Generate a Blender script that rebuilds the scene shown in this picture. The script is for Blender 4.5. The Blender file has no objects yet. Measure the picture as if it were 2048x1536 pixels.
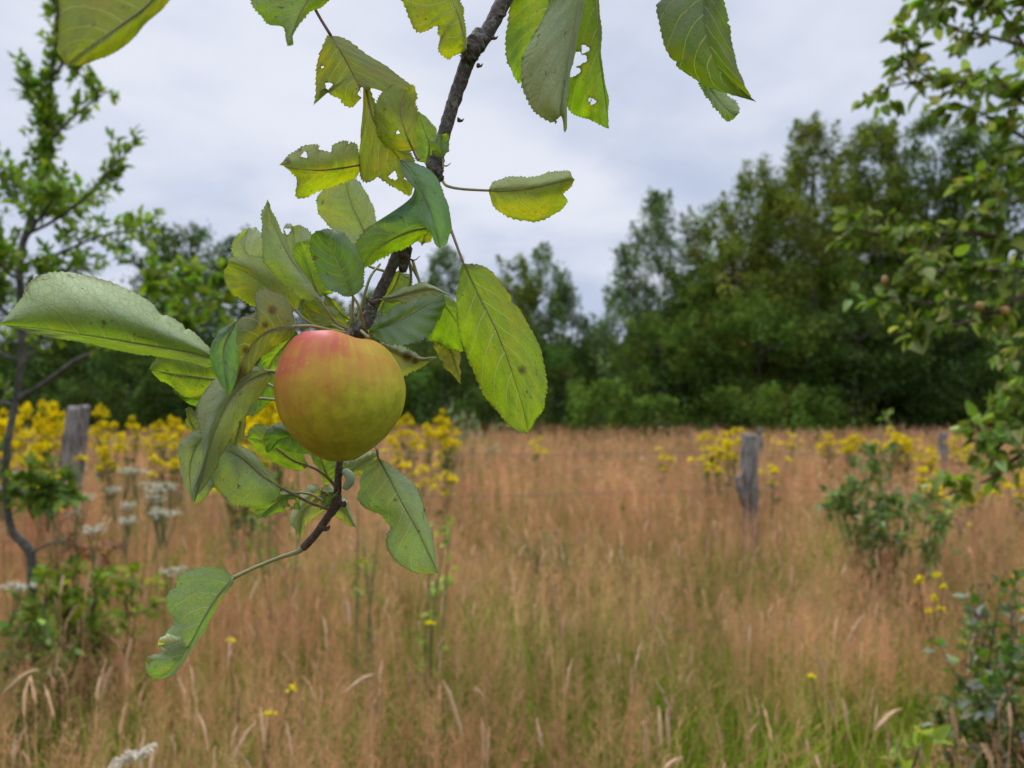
import bpy, math, random
import numpy as np
from mathutils import Vector

# ------------------------------------------------------------------ camera, sky, sun
S = bpy.context.scene
COL = S.collection
EYE = 1.45
FPX = 1480.0
PITCH = math.atan(32.0 / FPX)
cam_d = bpy.data.cameras.new("camera")
cam = bpy.data.objects.new("camera", cam_d)
COL.objects.link(cam)
cam.location = (0, 0, EYE)
cam.rotation_euler = (math.pi / 2 + PITCH, 0, 0)
cam_d.sensor_width = 36
cam_d.lens = 36 * FPX / 2048
cam_d.clip_start = 0.02
cam_d.clip_end = 3000
cam_d.dof.use_dof = True
cam_d.dof.focus_distance = 0.445
cam_d.dof.aperture_fstop = 8.2
S.camera = cam

SUN_EL, SUN_AZ = math.radians(50), math.radians(-35)     # azimuth from +Y towards +X
W = bpy.data.worlds.new("World")
S.world = W
W.use_nodes = True
nt = W.node_tree
nt.nodes.clear()


class NT:
    """tiny helper for node trees"""
    def __init__(self, tree):
        self.t = tree

    def n(self, typ, **kw):
        nd = self.t.nodes.new(typ)
        for k, v in kw.items():
            if k.startswith('_'):
                setattr(nd, k[1:], v)
            else:
                self.set(nd, k, v)
        return nd

    def set(self, nd, k, v):
        key = int(k[1:]) if k[0] == 'i' and k[1:].isdigit() else k.replace('__', ' ')
        s = nd.inputs[key]
        if isinstance(v, bpy.types.NodeSocket):
            self.t.links.new(v, s)
        else:
            s.default_value = v

    def math(self, op, a, b=0.0, c=0.0, clamp=False):
        nd = self.n('ShaderNodeMath', _operation=op, _use_clamp=clamp, i0=a, i1=b)
        if op in ('MULTIPLY_ADD', 'SMOOTH_MIN', 'COMPARE'):
            self.set(nd, 'i2', c)
        return nd.outputs[0]

    def ramp(self, x, lo, hi, a=0.0, b=1.0):
        nd = self.n('ShaderNodeMapRange', _interpolation_type='SMOOTHSTEP', i0=x, i1=lo, i2=hi, i3=a, i4=b)
        return nd.outputs[0]

    def mix(self, f, a, b, blend='MIX'):
        nd = self.t.nodes.new('ShaderNodeMix')
        nd.data_type = 'RGBA'
        nd.blend_type = blend
        for i, v in ((0, f), (6, a), (7, b)):
            if isinstance(v, bpy.types.NodeSocket):
                self.t.links.new(v, nd.inputs[i])
            else:
                if i and len(v) == 3:
                    v = (*v, 1)
                nd.inputs[i].default_value = v
        return nd.outputs[2]

    def noise(self, vec, scale, detail=3, rough=.5, dist=0.0):
        nd = self.n('ShaderNodeTexNoise', Scale=scale, Detail=detail, Roughness=rough, Distortion=dist)
        if vec is not None:
            self.t.links.new(vec, nd.inputs['Vector'])
        return nd.outputs[0]


w = NT(nt)
sky = w.n('ShaderNodeTexSky')
sky.sky_type = 'NISHITA'
sky.sun_disc = False
sky.sun_elevation = SUN_EL
sky.sun_rotation = SUN_AZ
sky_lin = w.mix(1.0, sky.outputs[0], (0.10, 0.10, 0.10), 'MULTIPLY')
tc = w.n('ShaderNodeTexCoord').outputs['Generated']
sep = w.n('ShaderNodeSeparateXYZ', i0=tc)
zz = w.math('MAXIMUM', sep.outputs[2], 0.0)
den = w.math('ADD', zz, 0.22)
cx = w.math('DIVIDE', sep.outputs[0], den)
cy = w.math('DIVIDE', sep.outputs[1], den)
cv = w.n('ShaderNodeCombineXYZ', i0=cx, i1=cy, i2=3.3).outputs[0]
n1 = w.noise(cv, 0.9, 5, .48, .3)
n2 = w.noise(cv, 3.0, 4, .55, .2)
f = w.math('ADD', w.math('MULTIPLY', n1, .75), w.math('MULTIPLY', n2, .25))
f = w.ramp(f, .38, .62)
cloud = w.mix(f, (0.425, 0.483, 0.625), (0.655, 0.678, 0.752))
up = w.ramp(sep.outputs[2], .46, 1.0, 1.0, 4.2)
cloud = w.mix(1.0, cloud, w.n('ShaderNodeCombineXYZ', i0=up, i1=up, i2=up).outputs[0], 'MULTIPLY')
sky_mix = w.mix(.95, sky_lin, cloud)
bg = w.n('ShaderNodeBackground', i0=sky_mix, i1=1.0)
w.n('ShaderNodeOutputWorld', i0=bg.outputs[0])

sun_d = bpy.data.lights.new("sun", 'SUN')
sun_d.energy = 1.5
sun_d.angle = math.radians(12)
sun_d.color = (1.0, 0.965, 0.9)
sun = bpy.data.objects.new("sun", sun_d)
COL.objects.link(sun)
sd = Vector((math.sin(SUN_AZ) * math.cos(SUN_EL), math.cos(SUN_AZ) * math.cos(SUN_EL), math.sin(SUN_EL)))
sun.rotation_euler = sd.to_track_quat('Z', 'Y').to_euler()
sun.location = sd * 50

S.view_settings.view_transform = 'Standard'
S.view_settings.look = 'None'
S.view_settings.exposure = 0.30
S.view_settings.gamma = 1.0
S.cycles.use_denoising = True
S.cycles.max_bounces = 7
S.cycles.diffuse_bounces = 4
S.cycles.transmission_bounces = 4
S.cycles.transparent_max_bounces = 6
S.cycles.caustics_reflective = False
S.cycles.caustics_refractive = False

# ------------------------------------------------------------------ helpers
RNG = np.random.default_rng(7)
R_ = np.array([1.0, 0, 0])
F_ = np.array([0, math.cos(PITCH), math.sin(PITCH)])
U_ = np.array([0, -math.sin(PITCH), math.cos(PITCH)])
C_ = np.array([0, 0, EYE])


def P(px, py, d):
    """the world point seen at a photo pixel (2048 wide) at depth d metres"""
    return C_ + d * (F_ + (px - 1024) / FPX * R_ - (py - 768) / FPX * U_)


def GX(px, d):
    return (px - 1024) / FPX * d


def ztop(py, d):
    return float(P(1024, py, d)[2])


def ground_z(x, y):
    x = np.asarray(x, float); y = np.asarray(y, float)
    return (0.05 * np.sin(x * .35 + 1.2) * np.sin(y * .27) + .03 * np.sin(x * 1.1 + y * .8)) * np.clip((y + 5) / 8, 0, 1) * np.clip((90 - y) / 60, 0, 1)


def mesh(name, V, F, mat, cols=None, uv=None, smooth=True):
    V = np.ascontiguousarray(V, dtype=np.float32)
    F = np.ascontiguousarray(F, dtype=np.int32)
    me = bpy.data.meshes.new(name)
    k = F.shape[1]
    me.vertices.add(len(V)); me.vertices.foreach_set('co', V.ravel())
    me.loops.add(F.size); me.loops.foreach_set('vertex_index', F.ravel())
    me.polygons.add(len(F))
    me.polygons.foreach_set('loop_start', np.arange(0, F.size, k, dtype=np.int32))
    me.polygons.foreach_set('loop_total', np.full(len(F), k, dtype=np.int32))
    me.polygons.foreach_set('use_smooth', np.full(len(F), smooth, dtype=bool))
    if cols is not None:
        a = me.color_attributes.new('col', 'FLOAT_COLOR', 'POINT')
        c4 = np.ones((len(V), 4), np.float32); c4[:, :3] = cols
        a.data.foreach_set('color', c4.ravel())
    if uv is not None:
        l = me.uv_layers.new(name='UVMap')
        l.data.foreach_set('uv', np.ascontiguousarray(uv, dtype=np.float32)[F.ravel()].ravel())
    me.materials.append(mat)
    me.update(calc_edges=True)
    return me


def put(name, me, parent=None, loc=None, color=None):
    o = bpy.data.objects.new(name, me)
    COL.objects.link(o)
    if parent is not None:
        o.parent = parent
    if loc is not None:
        o.location = loc
    if color is not None:
        o.color = tuple(color) if len(color) == 4 else (*color, 1)
    return o


def empty(name, loc, label, cat, group=None):
    o = bpy.data.objects.new(name, None)
    COL.objects.link(o)
    o.empty_display_size = .1
    o.location = loc
    tag(o, label, cat, group)
    return o


def tag(o, label=None, cat=None, group=None, kind=None):
    if label: o['label'] = label
    if cat: o['category'] = cat
    if group: o['group'] = group
    if kind: o['kind'] = kind
    return o


def part(name, V, F, mat, parent, cols=None, uv=None, color=None, smooth=True):
    """a mesh given in world coordinates, stored under its thing"""
    base = np.zeros(3)
    q = parent
    while q is not None:
        base = base + np.array(q.location); q = q.parent
    return put(name, mesh(name, np.asarray(V) - base, F, mat, cols, uv, smooth), parent, color=color)


def crom(pts, n):
    """Catmull-Rom through points, n samples"""
    p = np.asarray(pts, float)
    if len(p) == 2:
        t = np.linspace(0, 1, n)[:, None]
        return p[0] * (1 - t) + p[1] * t
    q = np.vstack([2 * p[0] - p[1], p, 2 * p[-1] - p[-2]])
    seg = len(p) - 1
    t = np.linspace(0, seg, n)
    i = np.minimum(t.astype(int), seg - 1)
    f = (t - i)[:, None]
    a, b, c, d = q[i], q[i + 1], q[i + 2], q[i + 3]
    return .5 * ((2 * b) + (-a + c) * f + (2 * a - 5 * b + 4 * c - d) * f ** 2 + (-a + 3 * b - 3 * c + d) * f ** 3)


def tube(pts, radii, sides=8, n=None, rough=0.0, rng=RNG, cap=True):
    """swept tube, quads; radii per control point"""
    pts = np.asarray(pts, float)
    if n is None:
        n = len(pts) * 5
    c = crom(pts, n)
    r = np.interp(np.linspace(0, 1, n), np.linspace(0, 1, len(radii)), radii)
    tang = np.gradient(c, axis=0)
    tang /= np.linalg.norm(tang, axis=1)[:, None] + 1e-9
    up = np.array([.13, .97, .21])
    s = np.cross(tang, up); s /= np.linalg.norm(s, axis=1)[:, None] + 1e-9
    q = np.cross(s, tang)
    a = np.linspace(0, 2 * np.pi, sides, endpoint=False)
    rr = r[:, None] * (1 + rough * rng.normal(size=(n, sides)))
    V = c[:, None, :] + rr[..., None] * (np.cos(a)[None, :, None] * s[:, None, :] + np.sin(a)[None, :, None] * q[:, None, :])
    V = V.reshape(-1, 3)
    i = np.arange(n - 1)[:, None] * sides
    j = np.arange(sides)[None, :]
    F = np.stack([i + j, i + (j + 1) % sides, i + sides + (j + 1) % sides, i + sides + j], -1).reshape(-1, 4)
    if cap:
        k = len(V)
        V = np.vstack([V, c[0], c[-1]])
        j = np.arange(sides)
        f0 = np.stack([np.full(sides, k), (j + 1) % sides, j, j], -1)
        # triangles written as quads would be degenerate: use a midpoint fan of quads (pairs)
        if sides % 2 == 0:
            e = np.arange(0, sides, 2)
            F = np.vstack([F, np.stack([np.full(len(e), k), (e + 2) % sides, (e + 1) % sides, e], -1)])
            b = (n - 1) * sides
            F = np.vstack([F, np.stack([np.full(len(e), k + 1), b + e, b + (e + 1) % sides, b + (e + 2) % sides], -1)])
    return V, F


class Acc:
    def __init__(self):
        self.V, self.F, self.C, self.n = [], [], [], 0

    def add(self, V, F, col=None):
        self.V.append(V); self.F.append(np.asarray(F) + self.n); self.n += len(V)
        if col is not None:
            col = np.asarray(col, float)
            self.C.append(np.broadcast_to(col, (len(V), 3)) if col.ndim == 1 else col)

    def get(self):
        return np.vstack(self.V), np.vstack(self.F), (np.vstack(self.C) if self.C else None)


def rotz(a):
    c, s = np.cos(a), np.sin(a)
    z = np.zeros_like(c); o = np.ones_like(c)
    return np.stack([np.stack([c, -s, z], -1), np.stack([s, c, z], -1), np.stack([z, z, o], -1)], -2)


def rand_rot(n, rng, tilt=None):
    """random rotation matrices; tilt limits how far local z leans from world z"""
    if tilt is None:
        q = rng.normal(size=(n, 4)); q /= np.linalg.norm(q, axis=1)[:, None]
        w_, x, y, z = q.T
        return np.stack([np.stack([1 - 2 * (y * y + z * z), 2 * (x * y - z * w_), 2 * (x * z + y * w_)], -1),
                         np.stack([2 * (x * y + z * w_), 1 - 2 * (x * x + z * z), 2 * (y * z - x * w_)], -1),
                         np.stack([2 * (x * z - y * w_), 2 * (y * z + x * w_), 1 - 2 * (x * x + y * y)], -1)], -2)
    a = rng.uniform(0, 2 * np.pi, n); b = rng.uniform(0, 2 * np.pi, n)
    t = np.abs(rng.normal(0, tilt, n))
    c, s = np.cos(t), np.sin(t); z = np.zeros(n); o = np.ones(n)
    T = np.stack([np.stack([c, z, s], -1), np.stack([z, o, z], -1), np.stack([-s, z, c], -1)], -2)
    return rotz(a) @ T @ rotz(b)


def scatter(tv, tf, pos, rot, scl, tcol=None, cmul=None):
    """copies of a template (tv,tf) merged into arrays"""
    n, k = len(pos), len(tv)
    scl = np.asarray(scl, float)
    sv = tv[None] * (scl[:, None, None] if scl.ndim == 1 else scl[:, None, :])
    V = np.einsum('nij,nkj->nki', rot, sv) + pos[:, None, :]
    F = tf[None] + (np.arange(n) * k)[:, None, None]
    C = None
    if tcol is not None:
        C = np.broadcast_to(tcol[None], (n, k, 3))
        if cmul is not None:
            C = C * cmul[:, None, :]
        C = C.reshape(-1, 3)
    return V.reshape(-1, 3), F.reshape(-1, tf.shape[1]), C


# ------------------------------------------------------------------ materials
def newmat(name):
    m = bpy.data.materials.new(name); m.use_nodes = True
    m.node_tree.nodes.clear()
    return m, NT(m.node_tree)


def plant_mat(name, trans=.35, gloss=.06, rough=.45, bump=0.0, tmul=(1.15, 1.25, .55), tint=None):
    """thin plant matter coloured by the 'col' attribute; lets light through"""
    m, t = newmat(name)
    c = t.n('ShaderNodeAttribute', _attribute_name='col').outputs[0]
    tco = t.n('ShaderNodeTexCoord').outputs['Object']
    nz = t.noise(tco, 1.3, 2)
    hi = t.ramp(nz, .3, .7, .72, 1.25)
    c = t.mix(1.0, c, t.n('ShaderNodeCombineXYZ', i0=hi, i1=hi, i2=hi).outputs[0], 'MULTIPLY')
    d = t.n('ShaderNodeBsdfDiffuse', Color=c)
    tr = t.n('ShaderNodeBsdfTranslucent', Color=t.mix(1.0, c, tmul, 'MULTIPLY'))
    mx = t.n('ShaderNodeMixShader', i0=trans, i1=d.outputs[0], i2=tr.outputs[0])
    if gloss > 0:
        g = t.n('ShaderNodeBsdfGlossy', Color=(1, 1, 1, 1), Roughness=rough)
        mx = t.n('ShaderNodeMixShader', i0=gloss, i1=mx.outputs[0], i2=g.outputs[0])
    t.n('ShaderNodeOutputMaterial', i0=mx.outputs[0])
    return m


def bark_mat(name, c1, c2, c3, scale=60, lichen=.5, bump=.6):
    m, t = newmat(name)
    co = t.n('ShaderNodeTexCoord').outputs['Object']
    a = t.noise(co, scale, 6, .65, .3)
    b = t.noise(co, scale * 3.2, 4, .6)
    l = t.noise(co, scale * .75, 3, .6, .6)
    col = t.mix(t.ramp(a, .35, .65), c1, c2)
    col = t.mix(t.math('MULTIPLY', t.ramp(l, .55, .63), lichen), col, c3)
    col = t.mix(t.ramp(b, .62, .7, 0, .5), col, (c1[0] * .4, c1[1] * .4, c1[2] * .4))
    h = t.math('ADD', a, t.math('MULTIPLY', b, .5))
    bp = t.n('ShaderNodeBump', Strength=bump, Distance=.002, Height=h)
    pr = t.n('ShaderNodeBsdfPrincipled', Base__Color=col, Roughness=.8, Normal=bp.outputs[0])
    t.n('ShaderNodeOutputMaterial', i0=pr.outputs[0])
    return m


def leaf_mat():
    """apple leaf: UV.x across, UV.y from base to tip; green above, pale and downy below"""
    m, t = newmat('apple_leaf')
    uv = t.n('ShaderNodeUVMap').outputs[0]
    s = t.n('ShaderNodeSeparateXYZ', i0=uv)
    oi = t.n('ShaderNodeObjectInfo')
    off = t.math('MULTIPLY', oi.outputs['Random'], 37.0)
    vec = t.n('ShaderNodeVectorMath', _operation='ADD', i0=uv, i1=t.n('ShaderNodeCombineXYZ', i0=off, i1=off, i2=off).outputs[0]).outputs[0]
    wob = t.noise(vec, 3.5, 2)
    wv = t.math('SUBTRACT', wob, .5)
    u = t.math('ABSOLUTE', t.math('MULTIPLY_ADD', s.outputs[0], 2.0, -1.0))
    # midrib
    mw = t.math('MULTIPLY_ADD', s.outputs[1], -.022, .035)
    mid = t.math('SUBTRACT', 1.0, t.ramp(t.math('DIVIDE', u, mw), .5, 1.1))
    # lateral veins curve towards the tip, the two sides alternate
    side = t.math('MULTIPLY', t.math('GREATER_THAN', s.outputs[0], .5), .45)
    tt = t.math('SUBTRACT', s.outputs[1], t.math('MULTIPLY', t.math('POWER', u, 1.25), .23))
    tt = t.math('ADD', tt, t.math('MULTIPLY', wv, .07))
    k = t.math('ADD', t.math('MULTIPLY', tt, 8.5), side)
    fr = t.math('ABSOLUTE', t.math('SUBTRACT', t.math('FRACT', k), .5))
    latw = t.math('MULTIPLY_ADD', u, -.03, .05)
    lat = t.math('SUBTRACT', 1.0, t.ramp(t.math('DIVIDE', fr, latw), .4, 1.2))
    vor = t.n('ShaderNodeTexVoronoi', _feature='DISTANCE_TO_EDGE', Scale=1.0, Vector=t.n(
        'ShaderNodeMapping', Vector=vec, Scale=(15, 34, 1)).outputs[0]).outputs[0]
    fine = t.ramp(vor, .02, .12, 1.0, 0.0)
    vor2 = t.n('ShaderNodeTexVoronoi', _feature='DISTANCE_TO_EDGE', Scale=1.0, Vector=t.n(
        'ShaderNodeMapping', Vector=vec, Scale=(46, 100, 1)).outputs[0]).outputs[0]
    fine2 = t.ramp(vor2, .03, .2, 1.0, 0.0)
    vein = t.math('MAXIMUM', mid, t.math('MULTIPLY', lat, .8))
    net = t.math('MAXIMUM', t.math('MULTIPLY', fine, .45), t.math('MULTIPLY', fine2, .22))
    allv = t.math('MAXIMUM', vein, net)
    # blotches
    big = t.noise(vec, 2.6, 4, .6, .3)
    sm = t.noise(vec, 26, 4, .7)
    yel = t.ramp(big, .48, .68)
    spot = t.math('MAXIMUM', t.math('MULTIPLY', t.ramp(sm, .65, .71), .8), t.math('MULTIPLY', t.ramp(t.noise(vec, 9.5, 5, .7), .615, .70), .8))
    edge = t.math('MULTIPLY', t.ramp(u, .9, 1.02), t.ramp(t.noise(vec, 7, 3), .45, .6))
    base = oi.outputs['Color']
    # upper face
    top = t.mix(1.0, base, (.62, .80, .95), 'MULTIPLY')
    top = t.mix(t.math('MULTIPLY', yel, .35), top, t.mix(1.0, base, (1.5, 1.15, .5), 'MULTIPLY'))
    top = t.mix(t.math('MULTIPLY', allv, .45), top, (.26, .33, .12))
    # lower face: downy, pale
    pal = oi.outputs['Alpha']
    low = t.mix(t.math('MULTIPLY', pal, .80), base, (.60, .67, .40))
    low = t.mix(t.math('MULTIPLY', yel, .35), low, (.24, .25, .06))
    low = t.mix(t.math('MULTIPLY', net, .55), low, (.09, .13, .04))
    low = t.mix(t.math('MULTIPLY', vein, .7), low, (.46, .48, .30))
    geo = t.n('ShaderNodeNewGeometry')
    col = t.mix(geo.outputs['Backfacing'], top, low)
    rim = t.n('ShaderNodeAttribute', _attribute_name='col').outputs[0]
    rim = t.n('ShaderNodeSeparateXYZ', i0=rim).outputs[0]
    spot = t.math('MAXIMUM', spot, rim)
    brown = (.13, .065, .02)
    col = t.mix(t.math('MAXIMUM', spot, t.math('MULTIPLY', edge, .7)), col, brown)
    tcol = t.mix(1.0, base, (2.85, 2.85, .22), 'MULTIPLY')
    dk = t.ramp(t.noise(vec, 5, 4, .6), .3, .7, .68, 1.12)
    tcol = t.mix(1.0, tcol, t.n('ShaderNodeCombineXYZ', i0=dk, i1=dk, i2=dk).outputs[0], 'MULTIPLY')
    tcol = t.mix(t.math('MULTIPLY', yel, .65), tcol, t.mix(1.0, base, (4.6, 2.9, .3), 'MULTIPLY'))
    tcol = t.mix(t.math('MULTIPLY', mid, .7), tcol, (.12, .09, .02))
    tcol = t.mix(t.math('MULTIPLY', net, .45), tcol, (.10, .16, .01))
    tcol = t.mix(t.math('MULTIPLY', lat, .6), tcol, (.55, .58, .16))
    tcol = t.mix(t.math('MAXIMUM', spot, t.math('MULTIPLY', edge, .7)), tcol, (.07, .035, .01))
    h = t.math('SUBTRACT', t.math('MULTIPLY', sm, .5), t.math('MAXIMUM', vein, t.math('MULTIPLY', net, .6)))
    hb = t.math('MULTIPLY', h, t.math('MULTIPLY_ADD', geo.outputs['Backfacing'], -1.6, .8))
    bp = t.n('ShaderNodeBump', Strength=.75, Distance=.0010, Height=t.math('MULTIPLY', h, t.math('MULTIPLY_ADD', oi.outputs['Random'], .7, .35)))
    d = t.n('ShaderNodeBsdfDiffuse', Color=col, Normal=bp.outputs[0])
    tr = t.n('ShaderNodeBsdfTranslucent', Color=tcol)
    tf = t.math('MULTIPLY_ADD', t.math('MULTIPLY', pal, geo.outputs['Backfacing']), -.22, .56)
    mx = t.n('ShaderNodeMixShader', i0=tf, i1=d.outputs[0], i2=tr.outputs[0])
    gl = t.n('ShaderNodeBsdfGlossy', Roughness=.42, Normal=bp.outputs[0])
    gf = t.math('MULTIPLY_ADD', geo.outputs['Backfacing'], -.045, .06)
    mx = t.n('ShaderNodeMixShader', i0=gf, i1=mx.outputs[0], i2=gl.outputs[0])
    t.n('ShaderNodeOutputMaterial', i0=mx.outputs[0])
    return m


def apple_mat():
    m, t = newmat('apple_skin')
    co = t.n('ShaderNodeTexCoord').outputs['Object']
    s = t.n('ShaderNodeSeparateXYZ', i0=co)
    sc = 1 / .0355
    x = t.math('MULTIPLY', s.outputs[0], sc); y = t.math('MULTIPLY', s.outputs[1], sc); z = t.math('MULTIPLY', s.outputs[2], sc)
    ang = t.math('ARCTAN2', y, x)
    st = t.n('ShaderNodeCombineXYZ', i0=t.math('MULTIPLY', ang, 5.5), i1=t.math('MULTIPLY', z, .55), i2=0.0).outputs[0]
    streak = t.noise(st, 1.6, 5, .6, .4)
    blot = t.noise(co, 55, 4, .55)
    # blush grows to the top and to the left/front
    b = t.math('ADD', t.math('MULTIPLY_ADD', z, .85, -.22), t.math('MULTIPLY', x, -.42))
    b = t.math('ADD', b, t.math('MULTIPLY', t.math('SUBTRACT', streak, .5), 1.15))
    b = t.math('ADD', b, t.math('MULTIPLY', t.math('SUBTRACT', blot, .5), 1.9))
    green = t.mix(t.ramp(x, -.6, .9), (.50, .35, .022), (.42, .43, .028))
    mott = t.ramp(t.noise(co, 95, 6, .7), .3, .7, .74, 1.2)
    green = t.mix(1.0, green, t.n('ShaderNodeCombineXYZ', i0=mott, i1=mott, i2=mott).outputs[0], 'MULTIPLY')
    col = t.mix(t.ramp(b, -.7, .4), green, (.47, .225, .030))
    col = t.mix(t.ramp(b, .05, .9), col, (.46, .085, .045))
    col = t.mix(t.ramp(b, .6, 1.3), col, (.48, .095, .085))
    v = t.n('ShaderNodeTexVoronoi', Vector=co, Scale=260).outputs[0]
    vj = t.noise(co, 90, 2)
    dots = t.math('MULTIPLY', t.ramp(v, .10, .22, 1, 0), t.ramp(vj, .42, .62, 0, .5))
    col = t.mix(dots, col, (.52, .36, .16))
    dd = t.n('ShaderNodeVectorMath', _operation='DISTANCE', i0=co, i1=(.0015, -.0338, .0058)).outputs['Value']
    col = t.mix(t.ramp(dd, .0006, .0022, .7, 0), col, (.10, .06, .02))
    # stem end is green-russet
    rr = t.math('SQRT', t.math('ADD', t.math('MULTIPLY', x, x), t.math('MULTIPLY', y, y)))
    cav = t.math('MULTIPLY', t.ramp(rr, .12, .42, 1, 0), t.ramp(z, .3, .6))
    col = t.mix(t.math('MULTIPLY', cav, .8), col, (.22, .19, .05))
    n = t.noise(co, 210, 3)
    bp = t.n('ShaderNodeBump', Strength=.18, Distance=.0006, Height=n)
    pr = t.n('ShaderNodeBsdfPrincipled', Base__Color=col, Roughness=t.ramp(t.noise(co, 80, 3), .3, .7,   .50, .66), Normal=bp.outputs[0])
    pr.inputs['Specular IOR Level'].default_value = .26
    pr.inputs['Subsurface Weight'].default_value = .06
    pr.inputs['Subsurface Radius'].default_value = (.006, .003, .001)
    pr.inputs['Subsurface Scale'].default_value = .6
    t.n('ShaderNodeOutputMaterial', i0=pr.outputs[0])
    return m


def simple_mat(name, c1, c2, scale=40, rough=.7, bump=.3):
    m, t = newmat(name)
    co = t.n('ShaderNodeTexCoord').outputs['Object']
    a = t.noise(co, scale, 5, .6)
    col = t.mix(t.ramp(a, .3, .7), c1, c2)
    bp = t.n('ShaderNodeBump', Strength=bump, Distance=.002, Height=a)
    pr = t.n('ShaderNodeBsdfPrincipled', Base__Color=col, Roughness=rough, Normal=bp.outputs[0])
    t.n('ShaderNodeOutputMaterial', i0=pr.outputs[0])
    return m


def post_mat():
    m, t = newmat('weathered_post_wood')
    co = t.n('ShaderNodeTexCoord').outputs['Object']
    st = t.n('ShaderNodeMapping', Vector=co, Scale=(38, 38, 3.0)).outputs[0]
    a = t.noise(st, 1.6, 7, .68, .4)
    b = t.noise(co, 14, 4, .6)
    col = t.mix(t.ramp(a, .36, .62), (.045, .036, .030), (.36, .32, .285))
    col = t.mix(t.ramp(b, .58, .68, 0, .6), col, (.24, .27, .19))
    bp = t.n('ShaderNodeBump', Strength=1, Distance=.022, Height=a)
    pr = t.n('ShaderNodeBsdfPrincipled', Base__Color=col, Roughness=.88, Normal=bp.outputs[0])
    t.n('ShaderNodeOutputMaterial', i0=pr.outputs[0])
    return m


def ground_mat():
    m, t = newmat('meadow_soil')
    co = t.n('ShaderNodeTexCoord').outputs['Object']
    a = t.noise(co, .6, 5, .6)
    b = t.noise(co, 9, 6, .7)
    col = t.mix(t.ramp(a, .35, .65), (.05, .065, .014), (.12, .08, .035))
    col = t.mix(t.ramp(b, .4, .7), col, (.035, .045, .012))
    bp = t.n('ShaderNodeBump', Strength=1, Distance=.05, Height=b)
    d = t.n('ShaderNodeBsdfDiffuse', Color=col, Normal=bp.outputs[0])
    t.n('ShaderNodeOutputMaterial', i0=d.outputs[0])
    return m


M_LEAF = leaf_mat()
M_APPLE = apple_mat()
M_BARK = bark_mat('apple_bark', (.050, .036, .028), (.125, .095, .078), (.22, .24, .185), 300, .75, 1.0)
M_TWIG = bark_mat('twig_bark', (.055, .030, .020), (.12, .075, .045), (.18, .16, .10), 380, .3, .6)
M_PETI = simple_mat('leaf_stalk', (.26, .20, .09), (.30, .31, .12), 150, .6, .15)
M_PETR = simple_mat('leaf_stalk_reddish', (.16, .075, .055), (.26, .17, .09), 150, .6, .15)
M_STEM = simple_mat('green_stem', (.13, .15, .05), (.20, .20, .08), 60, .7, .1)
M_FRUITLET = simple_mat('downy_fruitlet', (.32, .42, .24), (.42, .50, .34), 120, .7, .3)
M_TRUNK = bark_mat('tree_bark', (.045, .040, .030), (.11, .10, .08), (.15, .17, .11), 26, .5, .6)
M_PLANT = plant_mat('foliage', .42, .018, .5)
M_FARLEAF = plant_mat('tree_foliage', .36, .006, .5)
M_GRASS = plant_mat('meadow_grass', .30, .0, .5, tmul=(1.05, 1.05, .8))
M_PETAL = plant_mat('flower_petals', .25, 0, tmul=(1, 1, 1))
M_POST = post_mat()
M_WIRE = simple_mat('rusty_wire', (.10, .07, .055), (.19, .15, .13), 60, .6, .2)
M_GROUND = ground_mat()

# ------------------------------------------------------------------ ground
def build_ground():
    xs = np.concatenate([[-900, -400, -160, -80], np.linspace(-45, 45, 91), [80, 160, 400, 900]])
    ys = np.concatenate([[-400, -100, -40, -15], np.linspace(-6, 60, 67), [90, 160, 400, 1500]])
    X, Y = np.meshgrid(xs, ys)
    V = np.stack([X, Y, ground_z(X, Y)], -1).reshape(-1, 3)
    nx, ny = len(xs), len(ys)
    i, j = np.meshgrid(np.arange(nx - 1), np.arange(ny - 1))
    a = (j * nx + i).ravel()
    F = np.stack([a, a + 1, a + nx + 1, a + nx], -1)
    o = put('ground', mesh('ground', V, F, M_GROUND))
    tag(o, kind='structure')


build_ground()

# ------------------------------------------------------------------ leaf templates
def simple_leaf(n=6, wid=.5, curl=.15, fold=.12, lobes=0, depth=.35):
    """a small leaf along +Y, length 1, as quads either side of a midrib"""
    t = np.linspace(0, 1, n + 1)
    prof = np.sin(np.pi * t ** .8) ** .8 * wid / 2
    if lobes:
        prof = prof * (1 - depth * (.5 + .5 * np.cos(2 * np.pi * lobes * t + np.pi)))
    prof[0] = .01; prof[-1] = .012
    z = -curl * t ** 2
    mid = np.stack([0 * t, t, z], -1)
    L = np.stack([-prof, t + .02, z + fold * prof * 2], -1)
    Rr = np.stack([prof, t + .02, z + fold * prof * 2], -1)
    V = np.vstack([L, mid, Rr])
    k = n + 1
    F = []
    for i in range(n):
        F.append([i, k + i, k + i + 1, i + 1])
        F.append([k + i, 2 * k + i, 2 * k + i + 1, k + i + 1])
    return V, np.array(F)


LEAF_PLAIN = simple_leaf(5, .52, .25, .22)
LEAF_NARROW = simple_leaf(4, .3, .3, .2)
LEAF_OAK = simple_leaf(14, .66, .18, .14, lobes=4, depth=.62)
LEAF_ROUND = simple_leaf(6, .60, .22, .18)
DIAMOND = (np.array([[0, -.5, 0], [.34, 0, .06], [0, .5, 0], [-.34, 0, .06]]), np.array([[0, 1, 2, 3]]))


def var_col(base, n, rng, v=.25, hue=.12):
    b = np.asarray(base, float)[None]
    k = np.exp(rng.normal(0, v, (n, 1)))
    h = np.exp(rng.normal(0, hue, (n, 3)) * np.array([1.3, .5, .8]))
    return np.clip(b * k * h, 0, .9)


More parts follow.
